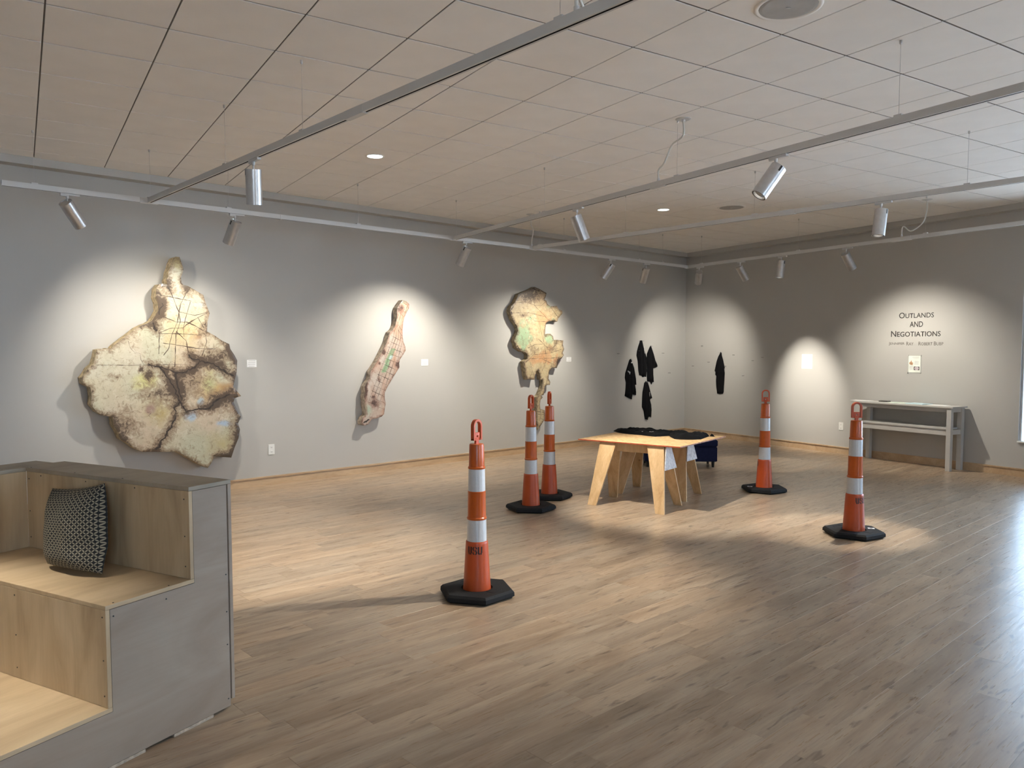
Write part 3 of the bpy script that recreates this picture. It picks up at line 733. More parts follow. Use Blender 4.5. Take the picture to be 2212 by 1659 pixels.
def stencil(parent, ang):
    mb = MB(); cw, ch = .0044, .0051; z1 = .342; tot = 23*cw
    for li, ch_ in enumerate('WSU'):
        for r, row in enumerate(LET[ch_]):
            for c, k in enumerate(row):
                if k != '#': continue
                x0 = li*8*cw+c*cw-tot/2; za = z1-r*ch; zb = za-ch
                q = []
                for x, z in ((x0, zb), (x0+cw, zb), (x0+cw, za), (x0, za)):
                    R_ = .0905+(.074-.0905)*(z-.071)/(.352-.071)+.0007; a = ang+x/R_
                    q.append(Vector((R_*cos(a), R_*sin(a), z)))
                mb.add(q, [(0, 1, 2, 3)])
    return obj('stencil_letters', mb, M_ink, parent)
def post(x, y, base_rot, hand_off, label, text=None, sticker=None):
    root = thing('delineator_post', (x, y, 0), label, 'traffic post', 'orange and white traffic posts')
    view = atan2(-y, -x)
    for nm, (me, m, s) in PP.items():
        o = bpy.data.objects.new(nm.split('.')[0], me); COL.objects.link(o); o.parent = root
        if nm in ('rubber_base', 'base_rib'): o.rotation_euler.z = radians(base_rot)
        if nm == 'loop_handle': o.rotation_euler.z = view+pi/2+radians(hand_off)
    if text is not None: stencil(root, radians(text))
    if sticker is not None:
        a, r = sticker; p = Vector((r*cos(radians(a)), r*sin(radians(a)), .0546))
        Mx = Matrix.Translation(p) @ Matrix.Rotation(radians(-50), 4, 'Z')
        s_ = obj('base_sticker', MB().box((0, 0, 0), (.055, .038, .0006), Mx), M_paper, root)
        obj('sticker_mark', MB().lathe([(.007, .0006), (.012, .0006)], 6, Mx).box((0, 0, .0006), (.012, .004, .0003), Mx), M_ink, s_)
    return root
post(2.513, 4.412, 13, 52, 'nearest orange and white traffic post on a black rubber base', -130)
post(4.358, 6.537, 22, 62, 'left post of the close pair before the ragged map relief')
post(4.886, 6.965, 28, 76, 'right, rear post of the close pair before the ragged map relief')
post(7.203, 5.961, -3, 2, 'traffic post between work table and wall, its loop handle seen face on', 120, (150, .165))
post(6.145, 4.104, -3, 22, 'traffic post standing before the grey console table', -101, (-25, .165))

# ---------------------------------------------------------------- work table: strand board on splayed pine legs
TA = Vector((5.099, 6.723, 0)); Tu = Vector((.3627, -.9319, 0)).normalized(); Tv = Vector((-Tu.y, Tu.x, 0))
table = thing('work_table', TA, 'low work table, square strand board top on eight splayed pine legs', 'table', rz=atan2(Tu.y, Tu.x))
TS, TT, ZTT = 1.19, 1.206, .66
obj('table_top', MB().box((TS/2, TT/2, ZTT-.0055), (TS-.002, TT-.002, .011)), M_osb, table)
obj('painted_edge', MB().box((TS/2, .0, ZTT-.0055), (TS, .0022, .0112)).box((.0, TT/2, ZTT-.0055), (.0022, TT, .0112)), M_red, table)['label'] = 'red painted board edge'
obj('flecked_edge', MB().box((TS, TT/2, ZTT-.0055), (.0022, TT, .0112)).box((TS/2, TT, ZTT-.0055), (TS, .0022, .0112)), M_osbe, table)['label'] = 'red and white flecked board edge'
zt = ZTT-.0115
def leg(f0, f1, g0, g1, tf, tt):
    p = [Vector((f0, tf, 0)), Vector((f1, tf, 0)), Vector((g1, tt, zt)), Vector((g0, tt, zt))]
    obj('leg', MB().slab(p, Vector((0, .019, 0))), M_pine, table, .001)
for (rz_, dsh) in ((.055, 0), (.80, -.095)):
    ta, tb = rz_-.255, rz_+.275
    leg(.241+dsh, .341+dsh, .262+dsh, .458+dsh, ta, rz_-.035); leg(.200+dsh, .300+dsh, .270+dsh, .455+dsh, tb, rz_+.055)
    leg(1.020+dsh, 1.118+dsh, .814+dsh, 1.003+dsh, ta, rz_-.035); leg(.975+dsh, 1.063+dsh, .845+dsh, 1.020+dsh, tb, rz_+.055)
    obj('cross_beam', MB().box((.65+dsh, rz_+.019, zt-.045), (.62, .07, .088)), M_pine, table, .001)
    for s0, s1, sw in ((1.022+dsh, 1.050+dsh, 1),):
        zl = .415; k = (zt-zl)/zt; a0, b0 = rz_-.037, rz_+.076; a1 = rz_-.035-(.22)*k-.004; b1 = rz_+.055+.22*k+.024
        q = [Vector((s0, a0, zt-.001)), Vector((s0, b0, zt-.001)), Vector((s1, b1, zl)), Vector((s1, a1, zl))]
        g = obj('gusset', MB().slab(q, Vector((.009*sw, 0, 0))), M_osbw, table, .0008); g['label'] = 'white painted strand board gusset'

# garments -------------------------------------------------------
def inside(pt, poly):
    x, y = pt; c = False; n = len(poly)
    for i in range(n):
        x1, y1 = poly[i]; x2, y2 = poly[(i+1) % n]
        if (y1 > y) != (y2 > y) and x < (x2-x1)*(y-y1)/(y2-y1)+x1: c = not c
    return c
def segd(p, poly):
    m = 9
    for i in range(len(poly)):
        ax, ay = poly[i]; bx, by = poly[(i+1) % len(poly)]; dx, dy = bx-ax, by-ay; L = dx*dx+dy*dy or 1e-9
        t = max(0, min(1, ((p[0]-ax)*dx+(p[1]-ay)*dy)/L)); d = (p[0]-ax-dx*t)**2+(p[1]-ay-dy*t)**2
        if d < m: m = d
    return sqrt(m)
def relief(poly, step, hfun, M, back=0.0, skirt=True):
    """closed solid: outline filled with points, front surface at height hfun(x, y, edge distance), flat back"""
    pts = []; n0 = 0
    ol = []
    for i in range(len(poly)):
        a, b = Vector(poly[i]), Vector(poly[(i+1) % len(poly)]); k = max(1, int((b-a).length/step))
        ol += [a.lerp(b, j/k) for j in range(k)]
    pts = list(ol); n0 = len(ol)
    xs = [p[0] for p in poly]; ys = [p[1] for p in poly]
    y = min(ys)+step*.5; r = 0
    pl = [tuple(p) for p in poly]
    while y < max(ys):
        x = min(xs)+step*(.5 if r % 2 else .0)
        while x < max(xs):
            if inside((x, y), pl) and segd((x, y), pl) > step*.55: pts.append(Vector((x, y)))
            x += step
        y += step*.87; r += 1
    vo, eo, fo, _, _, _ = delaunay_2d_cdt(pts, [(i, (i+1) % n0) for i in range(n0)], [list(range(n0))], 1, 1e-5)
    V = []; n = len(vo); hs = []
    for p in vo:
        e = segd((p.x, p.y), pl); h = hfun(p.x, p.y, e); V.append(M @ Vector((p.x, p.y, h)))
    Fs = [tuple(f) for f in fo]
    mb = MB(); mb.add(V, Fs)
    bp = [M @ Vector((p.x, p.y, back)) for p in vo]
    mb.add(bp, [f[::-1] for f in Fs])
    from collections import Counter
    cnt = Counter()
    for f in Fs:
        for i in range(len(f)): cnt[(f[i], f[(i+1) % len(f)])] += 1
    for (a, b) in list(cnt):
        if (b, a) not in cnt: mb.f.append((a, n+a, n+b, b)); mb.mi.append(1)
    return mb, vo
def wall_frame(P0, ax, nn): return frame(P0, ax, Vector((0, 0, 1)), -nn)     # local x along wall, y up, z out of the wall
MA = wall_frame(Apt(0, 0), uA, nA); MBw = wall_frame(Bpt(0, 0), -uB, nB)     # right wall: x runs to the picture's right
def locA(u, v, off): p = onA(u, v, off); return (p.dot(uA), p.z)
def locB(u, v, off): p = onB(u, v, off); return (-p.dot(uB), p.z)
def shirt(outl, z, org, wall, label, seed, prints=()):
    loc = locA if wall == 'A' else locB; M = MA if wall == 'A' else MBw; off = .05
    poly = [loc(org[0]+x/z, org[1]+y/z, off) for x, y in outl]
    top = max(p[1] for p in poly); cx = sum(p[0] for p in poly)/len(poly)
    def h(x, y, e):
        t = min(1, e/.05); fold = .012*sin((x-cx)*70+3*noise.noise(Vector((x*3, y*1.3, seed))))*min(1, (top-y)/.3)
        return .014+t*.032+t*fold+.01*noise.noise(Vector((x*6, y*4, seed)))
    mb, vo = relief(poly, .022, h, M, .004)
    tp = max(poly, key=lambda p: p[1]); P = M @ Vector((tp[0], tp[1], 0))
    root = thing('hanging_shirt', P, label, 'shirt', 'black shirts pinned to the walls')
    mb.mi = [0]*len(mb.f)
    o = obj('shirt_cloth', mb, M_cloth, root, world=True, smooth=True)
    obj('hanging_nail', MB().tube([P+(M.to_3x3() @ Vector((0, -.012, .0))), P+(M.to_3x3() @ Vector((0, -.012, .062)))], .0022, 6), M_alu, root, world=True)
    if prints:
        pm_ = MB()
        for (a, b, w, hh, ang_) in prints:
            lx, ly = loc(org[0]+a/z, org[1]+b/z, off)
            k = max(1, int(w/.012))
            for i in range(k):
                R2 = Matrix.Rotation(ang_, 2); o2 = R2 @ Vector(((i-(k-1)/2)*w/k, 0)); 
                e_ = segd((lx, ly), poly); hz = h(lx+o2.x, ly+o2.y, max(.02, e_))+.006
                Mm = M @ Matrix.Translation((lx+o2.x, ly+o2.y, hz)) @ Matrix.Rotation(ang_, 4, 'Z')
                pm_.box((0, random.uniform(-.2, .2)*hh, 0), (w/k*random.uniform(.45, .95), hh*random.uniform(.55, 1), .001), Mm)
        obj('shirt_print', pm_, M_print, root, world=True)
zz = 7.9; og = (1320, 720)
shirt([(365, 437), (345, 455), (322, 530), (300, 600), (275, 680), (268, 760), (285, 840), (283, 900), (275, 1000), (265, 1070), (320, 1100), (380, 1128), (387, 1045), (455, 1055), (458, 1000), (435, 880), (462, 880), (455, 800), (440, 700), (425, 590), (400, 520), (375, 440)][::-1],
      zz, og, 'A', 'lowest-left black shirt on the wall, with a white tag at its collar', 1.3, [(358, 497, .035, .03, 0), (312, 668, .085, .03, -.7)])
shirt([(525, 122), (515, 170), (495, 230), (475, 310), (468, 380), (490, 470), (495, 560), (500, 640), (515, 715), (555, 725), (570, 750), (600, 735), (630, 745), (640, 640), (632, 520), (640, 440), (620, 360), (605, 300), (585, 240), (570, 180), (557, 120)][::-1],
      zz, og, 'A', 'topmost black shirt on the wall with small vertical white print', 2.7, [(588, 290, .15, .018, -1.35)])
shirt([(708, 210), (690, 240), (665, 300), (645, 350), (642, 430), (644, 500), (650, 600), (645, 750), (650, 820), (700, 830), (715, 875), (730, 830), (755, 832), (745, 700), (745, 600), (790, 585), (820, 565), (815, 530), (785, 460), (760, 370), (735, 290)][::-1],
      zz, og, 'A', 'black shirt with one flared sleeve, right of the topmost shirt', 4.1)
shirt([(625, 820), (600, 850), (585, 930), (570, 1000), (565, 1100), (560, 1260), (590, 1330), (600, 1400), (610, 1470), (655, 1478), (662, 1430), (700, 1425), (710, 1438), (718, 1300), (712, 1220), (690, 1140), (700, 1120), (730, 1105), (715, 1050), (690, 960), (670, 890), (650, 825)][::-1],
      zz, og, 'A', 'lowest hanging black shirt, directly below the pair of shirts', 5.9, [(652, 1040, .085, .014, -1.5)])
shirt([(625, 355), (610, 400), (570, 480), (530, 600), (500, 740), (478, 845), (500, 870), (497, 945), (525, 975), (520, 1080), (525, 1260), (540, 1420), (600, 1435), (685, 1430), (705, 1380), (710, 1250), (722, 1100), (732, 900), (720, 800), (732, 760), (710, 660), (690, 560), (660, 460), (652, 385)][::-1],
      11.85, (1500, 730), 'B', 'single black shirt pinned alone right of the room corner', 7.7)
# bare nails left of and right of the shirts, standing out of the walls
def nail(p, nn, lab, grp):
    o = thing('wall_nail', p, lab, 'nail', grp)
    obj('nail_shank', MB().tube([p, p-nn*.050], .0028, 6), M_blk, o, world=True)
    obj('nail_tip', MB().tube([p-nn*.050, p-nn*.053], .0042, 8), M_blk, o, world=True)
for u, v, l in ((1332.7, 764, 'bare nail left of all the hanging shirts'), (1377, 758, 'bare nail touching the left side of the topmost shirt'), (1429.7, 763, 'bare nail right of the flared sleeve shirt, the higher of two'), (1443.4, 805.5, 'bare nail right of the flared sleeve shirt, the lower of two')):
    nail(onA(u, v), nA, l, 'bare nails of the back wall')
for u, v, l in ((1518.5, 747.3, 'highest bare nail on the right wall, near the corner'), (1499, 790.4, 'bare nail nearest the room corner on the right wall'), (1533, 782.3, 'bare nail just left of the lone shirt'), (1568.4, 791, 'bare nail just right of the lone shirt at its shoulder'),
                (1586.8, 766.8, 'bare nail up and right of the lone shirt'), (1607.6, 811.6, 'lowest bare nail on the right wall'), (1628.6, 779, 'second bare nail from the right on the right wall'), (1649.4, 772, 'rightmost bare nail, above the traffic post')):
    nail(onB(u, v), nB, l, 'bare nails of the right wall')

# crumpled shirts on the table
def lump(name, label, pix, far, seed, hmax, prt=None):
    poly3 = [onz(1310+x/8.5, 915+y/8.5, ZTT) for x, y in pix]
    R_ = [(p-TA) for p in poly3]; st = [(p.dot(Tu), p.dot(Tv)) for p in R_]
    poly = st+far
    def h(x, y, e):
        t = min(1, e/.045)**.6
        n = noise.noise(Vector((x*9, y*6, seed)))*.5+noise.noise(Vector((x*22, y*13, seed+4)))*.28+abs(noise.noise(Vector((x*5+y*7, y*3, seed+9))))*.8
        return .0015+t*(hmax*.50+hmax*.75*n)
    M = Matrix.Translation(TA+Vector((0, 0, ZTT))) @ Matrix.Rotation(atan2(Tu.y, Tu.x), 4, 'Z')
    hh = lambda x, y, e: max(.002, h(x, y, e))
    mb, vo = relief(poly, .017, hh, M, .0006); mb.mi = [0]*len(mb.f)
    c = M @ Vector((sum(p[0] for p in poly)/len(poly), sum(p[1] for p in poly)/len(poly), 0))
    root = thing(name, c, label, 'shirt', 'black shirts lying on the table')
    obj('shirt_cloth', mb, M_cloth, root, world=True, smooth=True)
    if prt:
        pb = MB()
        for u, v, w in prt:
            q = onz(1310+u/8.5, 915+v/8.5, ZTT+.045); 
            for i in range(max(1, int(w/.02))):
                pb.box((0, 0, 0), (.012, .012, .002), Matrix.Translation(q+Tu*(i*.018)+Vector((0, 0, random.uniform(-.003, .006)))) @ Matrix.Rotation(random.random(), 4, 'Z'))
        obj('shirt_print', pb, M_print, root, world=True)
lump('crumpled_shirt', 'long crumpled black shirt along the back edge of the table', [(125, 140), (200, 165), (300, 182), (450, 198), (640, 213), (780, 232), (900, 241), (1000, 236), (1080, 232)],
     [(.80, 1.04), (.62, 1.13), (.40, 1.15), (.22, 1.16), (.08, 1.17), (.03, 1.10)], 3.3, .060, [(800, 150, .07), (660, 145, .02)])
lump('crumpled_shirt', 'bunched black shirt on the right part of the table', [(1115, 200), (1180, 250), (1250, 284), (1350, 293), (1500, 297), (1620, 296), (1735, 290), (1830, 255), (1935, 218)],
     [(1.13, 1.06), (1.0, 1.10), (.93, 1.0)], 8.1, .075, [(1340, 165, .02)])

# ---------------------------------------------------------------- navy ottoman
oA = onz(1546, 1010, 0); oB = onz(1393, 1009, 0); od = (oA-oB); od.z = 0; OLn = 1.0; od.normalize(); on_ = Vector((-od.y, od.x, 0))
ott = thing('ottoman', oA, 'dark navy blue upholstered storage ottoman behind the work table', 'ottoman', rz=atan2(od.y, od.x))
obj('ottoman_body', MB().box((-OLn/2+.02, .21, .182), (OLn, .43, .205)), M_navy, ott, .012)
obj('ottoman_lid', MB().box((-OLn/2+.02, .21, .336), (OLn+.012, .442, .096)), M_navy, ott, .018)
for x in (-.03, -OLn+.07):
    for y in (.04, .38): obj('leg', MB().lathe([(.016, 0), (.024, .082)], 12, Matrix.Translation((x, y, 0)), closed=True), M_blk, ott)

# ---------------------------------------------------------------- grey console table against the lettered wall
cA = BA
def cB(x, s, z): return Bpt(s, z, x)
s0 = onz(2047, 1018, 0).dot(uB)-.035; s1 = s0+1.42; zc = .868
cons = thing('console_table', Bpt((s0+s1)/2, 0, .2), 'long grey console table with lower shelf under the wall lettering', 'console table', rz=-BA)
Minv = bpy_mats[cons.name].inverted()
dep = .335
def cbox(name, x0, x1, a, b, z0, z1, bev=.002):
    q = [Bpt(a, z0, x0), Bpt(b, z0, x0), Bpt(b, z0, x1), Bpt(a, z0, x1)]
    return obj(name, MB().slab(q, Vector((0, 0, z1-z0))), M_cons, cons, bev, world=True)
cbox('table_top', .030, dep+.045, s0-.03, s1+.03, zc-.022, zc)
for a in (s0, s1-.062):
    cbox('leg', dep-.03, dep+.03, a, a+.062, 0, zc-.0225); cbox('leg', .045, .105, a, a+.062, 0, zc-.0225)
cbox('apron', dep-.012, dep+.010, s0+.063, s1-.063, .79, zc-.023, .001); cbox('apron', .055, .077, s0+.063, s1-.063, .79, zc-.023, .001)
cbox('side_apron', .106, dep-.031, s0+.012, s0+.034, .79, zc-.023, .001); cbox('side_apron', .106, dep-.031, s1-.034, s1-.012, .79, zc-.023, .001)
cbox('shelf', .05, dep+.022, s0+.063, s1-.063, .556, .578, .001)
cbox('shelf_rail', dep-.012, dep+.010, s0+.063, s1-.063, .478, .5555, .001); cbox('shelf_rail', .055, .077, s0+.063, s1-.063, .478, .5555, .001)
cbox('side_rail', .106, dep-.031, s0+.012, s0+.034, .49, .555, .001); cbox('side_rail', .106, dep-.031, s1-.034, s1-.012, .49, .555, .001)
def flat(name, u, w, d, h, m, lab, cat, rot=0, off=.2, z=zc):
    p = onp(u, 868, nB, dB-off); p.z = z+.0005
    o = thing(name, p, lab, cat, None, rz=rot)
    obj('sheet' if h < .006 else 'body', MB().box((0, 0, h/2), (w, d, h)), m, o, .0004)
    return o
M_pblue = simple('pale_blue_paper', (.55, .72, .78), .6); M_pgreen = simple('pale_green_paper', (.66, .74, .66), .6)
flat('paper_sheet', 1862, .20, .27, .002, M_paper, 'white sheets at the far left end of the console top', 'paper', .2)
k_ = flat('black_tray', 1911, .10, .13, .012, M_blk, 'small flat black object on the console top', 'tray', .1, .14)
flat('brochure', 1943, .20, .26, .006, M_pgreen, 'pale green brochure stack left of the blue one on the console', 'brochure', .1, .22)
flat('brochure', 1984, .22, .28, .010, M_pblue, 'pale blue brochure stack in the middle of the console top', 'brochure', -.1, .20)
flat('paper_sheet', 2028, .18, .24, .003, M_paper, 'single sheet lying nearest the right end of the console', 'paper', .15, .20)

# ---------------------------------------------------------------- labels, sheets and outlets on the walls
def wrect(name, lab, cat, P3, ax, nn, w, h, t, m, grp=None, bev=.0005, child='plate'):
    root = thing(name, P3, lab, cat, grp)
    M = frame(P3, ax, Vector((0, 0, 1)), -nn)
    obj(child, MB().box((0, 0, t/2+.0004), (w, h, t), M), m, root, bev, world=True); return root, M
def wspan(loc, u0, v0, u1, v1):
    a = loc(u0, v0, 0); b = loc(u1, v1, 0); return (a[0]+b[0])/2, (a[1]+b[1])/2, abs(b[0]-a[0]), abs(b[1]-a[1])
M_gline = simple('print_grey', (.45, .44, .45), .7)
def text_lines(M, w, h, rows, root, m=M_gline, y0=.35, y1=-.35):
    mb = MB()
    for i in range(rows):
        y = h*(y0+(y1-y0)*i/max(1, rows-1)); mb.box((random.uniform(-.02, .02)*w, y, .0), (w*random.uniform(.6, .86), h*.25/rows, .0004), M)
    obj('printed_text', mb, m, root, world=True)
for lab, box in (('white caption card right of the largest map relief', (533, 777.5, 554, 793)), ('white caption card right of the narrow map relief', (909.5, 776, 924.5, 789.5)), ('white caption card right of the ragged map relief', (1223.5, 771.5, 1233.5, 781))):
    x, y, w, h = wspan(locA, *box); r, M = wrect('caption_card', lab, 'label', MA @ Vector((x, y, 0)), uA, nA, w, h, .004, M_paper, 'caption cards of the reliefs', child='card')
    text_lines(M @ Matrix.Translation((0, 0, .0048)), w, h, 4, r)
def outlet(P3, ax, nn, w, h, lab):
    r, M = wrect('wall_outlet', lab, 'outlet', P3, ax, nn, w, h, .006, M_white, 'duplex outlets', .002, 'cover_plate')
    for s in (1, -1):
        b = MB().box((0, s*h*.21, .0068), (w*.46, h*.24, .002), M); o = obj('socket', b, M_white, r, .0006, world=True)
        obj('socket_slots', MB().box((-w*.08, s*h*.23, .0082), (w*.04, h*.08, .0006), M).box((w*.08, s*h*.23, .0082), (w*.04, h*.08, .0006), M).box((0, s*h*.21-h*.06, .0082), (w*.06, h*.035, .0006), M), M_blk, r, world=True)
x, y, w, h = wspan(locA, 580, 960.5, 592.3, 981); outlet(MA @ Vector((x, y, 0)), uA, nA, .078, .122, 'white outlet low on the back wall right of the largest relief')
x, y, w, h = wspan(locB, 1812.6, 912.5, 1821.5, 929); outlet(MBw @ Vector((x, y, 0)), -uB, nB, .078, .122, 'white outlet low on the right wall beside the console')
x, y, w, h = wspan(locB, 1732.5, 765, 1754.5, 796.5)
r, M = wrect('info_sheet', 'plain white sheet glowing in the small narrow light pool', 'paper', MBw @ Vector((x, y, 0)), -uB, nB, w, h, .002, M_paper, child='sheet')
text_lines(M @ Matrix.Translation((0, 0, .0028)), w, h, 14, r, simple('faint_print', (.66, .67, .70), .7), .42, -.42)
x, y, w, h = wspan(locB, 1961.5, 766.5, 1990, 806.5)
M_acr = simple('clear_acrylic', (.50, .50, .47), .12, var=.01)
r, M = wrect('acrylic_frame', 'clear acrylic sheet holder with illustrated text under the lettering', 'frame', MBw @ Vector((x, y, 0)), -uB, nB, w, h, .004, M_acr, child='acrylic_panel')
obj('mounted_page', MB().box((0, 0, .0052), (w*.86, h*.90, .001), M), simple('page', (.80, .84, .77), .7), r, world=True)
for a in (-1, 1):
    for b in (-1, 1): obj('standoff', MB().lathe([(.008, 0), (.008, .012), (.001, .012)], 10, M @ Matrix.Translation((a*w*.46, b*h*.465, .0))), M_alu, r, world=True)
text_lines(M @ Matrix.Translation((.02, h*.35, .0062)), w*.6, h*.12, 3, r)
text_lines(M @ Matrix.Translation((w*.17, h*.07, .0062)), w*.4, h*.26, 7, r)
text_lines(M @ Matrix.Translation((-w*.2, -h*.22, .0062)), w*.4, h*.26, 7, r)
obj('relief_picture', MB().slab([M @ Vector((-w*.23+a*w*.14, h*.08+b*h*.14, .006)) for a, b in ((0, 1), (.3, .2), (1, -.1), (.7, -1), (-.2, -.9), (-1, -.5), (-.9, .1), (-.3, .3))], -nB*.0005), simple('tiny_relief', (.45, .27, .16), .7, var=.5, scale=60), r, world=True)
ph = obj('photo_print', MB().box((w*.17, -h*.235, .006), (w*.40, h*.19, .0006), M), simple('photo_dark', (.05, .035, .035), .4, var=.6, scale=30), r, world=True)
obj('photo_highlight', MB().lathe([(.001, .0068), (.026, .0068)], 12, M @ Matrix.Translation((w*.17, -h*.235, 0)) @ Matrix.Scale(1.3, 4, (1, 0, 0))), simple('photo_pale', (.55, .48, .50), .5, var=.3, scale=60), r, world=True)

# lettering ------------------------------------------------------
def text_mesh(s, scx=1.0, small=.82):
    cu = bpy.data.curves.new('t', 'FONT'); cu.body = s; cu.small_caps_scale = small; cu.resolution_u = 3
    cu.align_x = 'LEFT'; cu.offset = .006
    for i, ch in enumerate(s):
        cu.body_format[i].use_small_caps = True
    o = bpy.data.objects.new('t', cu); COL.objects.link(o); dg = bpy.context.evaluated_depsgraph_get(); dg.update()
    me = bpy.data.meshes.new_from_object(o.evaluated_get(dg)); bpy.data.objects.remove(o); return me
sign = thing('wall_lettering', onB(1979, 700), 'black title lettering applied high on the right wall', 'lettering')
def letter_line(s, u0, v0, u1, v1, m, name='title_line'):
    me = text_mesh(s); xs = [v.co.x for v in me.vertices]; ys = [v.co.y for v in me.vertices]
    a = locB(u0, v1, 0); b = locB(u1, v0, 0); x0, x1, y0, y1 = min(xs), max(xs), min(ys), max(ys)
    for v in me.vertices:
        lx = a[0]+(v.co.x-x0)/(x1-x0)*(b[0]-a[0]); ly = a[1]+(v.co.y-y0)/(y1-y0)*(b[1]-a[1]); p = MBw @ Vector((lx, ly, .0012)); v.co = p
    o = link(name, me, m, sign, world=True); return o
gx = lambda x: 1900+x/10.37
gy = lambda y: 660+y/10.37
letter_line('Outlands', gx(438), gy(128), gx(1222), gy(292), M_ink)
letter_line('and', gx(676), gy(352), gx(975), gy(484), M_ink)
letter_line('Negotiations', gx(258), gy(548), gx(1372), gy(703), M_ink)
letter_line('Jennifer', gx(205), gy(816), gx(562), gy(897), M_ink2, 'name_word')
letter_line('Ray', gx(600), gy(812), gx(762), gy(893), M_ink2, 'name_word')
letter_line('Robert', gx(872), gy(809), gx(1188), gy(893), M_ink2, 'name_word')
letter_line('Bubp', gx(1218), gy(806), gx(1432), gy(892), M_ink2, 'name_word')

# ---------------------------------------------------------------- carved map reliefs
def map_mat(name, base, patches, brown, scale=2.2):
    t = NT(name); co = t.n('ShaderNodeTexCoord').outputs['Object']
    def nz(s, d=4, r=.6, dist=.4, ofs=0):
        m = t.n('ShaderNodeMapping'); m.inputs['Location'].default_value = (ofs, ofs*1.7, ofs*.6); t.l(co, m.inputs[0])
        n = t.n('ShaderNodeTexNoise', i_Scale=s, i_Detail=d, i_Roughness=r, i_Distortion=dist); t.l(m.outputs[0], n.inputs[0]); return n.outputs[0]
    at = t.n('ShaderNodeVertexColor', layer_name='paint')
    c = t.mix(t.ramp(nz(7, 8, .65, 1.2, 9), [(.40, (0,)*3), (.66, (.45,)*3)]), at.outputs[0], tuple(x*.66 for x in base))
    c = t.mix(t.ramp(nz(12, 8, .7, .8, 5), [(.56, (0,)*3), (.70, (.55,)*3)]), c, (.66, .62, .50))
    k = t.math('ADD', nz(19, 10, .80, .9, 3), t.math('MULTIPLY', at.outputs['Alpha'], .52))
    c = t.mix(t.ramp(k, [(.60, (0,)*3), (.70, (.60,)*3), (.82, (.85,)*3)]), c, tuple(x*1.9 for x in brown))
    c = t.mix(t.ramp(k, [(.76, (0,)*3), (.84, (.9,)*3)]), c, tuple(x*.55 for x in brown))
    c = t.mix(t.ramp(nz(70, 4, .7, .3, 13), [(.30, (.7,)*3), (.36, (0,)*3)]), c, brown)
    t.set(Base_Color=c, Roughness=.42, Coat_Weight=.15); t.bump(k, .25, .004); return t.m
def L3(a, b, t): return tuple(x+(y-x)*t for x, y in zip(a, b))
def artwork(name, label, outl, z, org, depth, gap, mats, paint, lines, step, group='wooden map reliefs on the back wall', side_col=(.42, .33, .20)):
    off = depth+gap
    loc = lambda x, y: locA(org[0]+x/z, org[1]+y/z, off)
    poly = [loc(x, y) for x, y in outl]
    fz = lambda x, y, e: off-.004*max(0, 1-e/.012)
    ztop = max(p[1] for p in poly); xc = sum(p[0] for p in poly)/len(poly)
    mb, vo = relief(poly, step, fz, MA, gap)
    root = thing(name, Apt(xc, min(p[1] for p in poly)), label, 'artwork', group)
    me = mb.mesh('carved_panel', 0, fix=True)
    M_side = simple(name+'_edge', side_col, .6, var=.55, scale=22, det=6)
    inv = MA.inverted(); ca = me.color_attributes.new('paint', 'BYTE_COLOR', 'POINT')
    pl = [tuple(p) for p in poly]
    S = 1/z  # px per outline unit
    o_inv = {}
    pts = [inv @ v.co for v in me.vertices]
    # outline units of a local point, through the camera projection of the face plane
    for i, p in enumerate(pts):
        q = project(MA @ Vector((p.x, p.y, off))); ox, oy = (q[0]-org[0])*z, (q[1]-org[1])*z
        e = segd((p.x, p.y), pl); col = paint(ox, oy, e, p.x, p.y)
        ca.data[i].color = [max(0, min(1, c)) for c in col]
    o = link('carved_panel', me, [mats, M_side], root, world=True)
    # drawn roads, rivers and scorched seams: thin raised strokes of paint
    for nm, m, w, plist in lines:
        rb = MB()
        for pl_ in plist:
            pp = []
            for k in range(len(pl_)-1):
                a, b = Vector(loc(*pl_[k])), Vector(loc(*pl_[k+1])); n = max(1, int((b-a).length/.02))
                pp += [a.lerp(b, j/n) for j in range(n)]
            pp.append(Vector(loc(*pl_[-1])))
            runs = [[]]
            for p in pp:
                if inside((p.x, p.y), pl) and segd((p.x, p.y), pl) > .006+w: runs[-1].append(p)
                elif runs[-1]: runs.append([])
            for pp in [r_ for r_ in runs if len(r_) > 2]:
                V = []; n = len(pp)
                for i, p in enumerate(pp):
                    d = (pp[min(i+1, n-1)]-pp[max(i-1, 0)]); d = d.normalized() if d.length > 1e-6 else Vector((1, 0)); nn_ = Vector((-d.y, d.x))
                    ww = w*(.35+1.5*abs(noise.noise(Vector((p.x*11, p.y*11, w*100)))) + (.6*abs(noise.noise(Vector((p.x*45, p.y*45, 1)))) if w > .006 else 0))
                    jt = nn_*(w*2.2 if w > .006 else w*.8)*noise.noise(Vector((p.x*16, p.y*16, 5)))+nn_*(w*1.6 if w > .006 else w*.6)*noise.noise(Vector((p.x*55, p.y*55, 8)))
                    V += [MA @ Vector(((p+jt+nn_*ww).x, (p+jt+nn_*ww).y, off+.0009)), MA @ Vector(((p+jt-nn_*ww).x, (p+jt-nn_*ww).y, off+.0009))]
                rb.add(V, [(2*i, 2*i+1, 2*i+3, 2*i+2) for i in range(n-1)])
        if rb.v: obj(nm, rb, m, root, world=True, kind='stuff')
    return root
M_scorch = simple('scorched_brown', (.032, .020, .012), .55, var=.5, scale=40)
M_road = simple('road_brown', (.06, .035, .022), .5, var=.4, scale=40)
M_roadr = simple('road_rust', (.30, .10, .045), .5, var=.4, scale=40)
N3 = lambda x, y, s, k=0: noise.noise(Vector((x*s, y*s, k)))
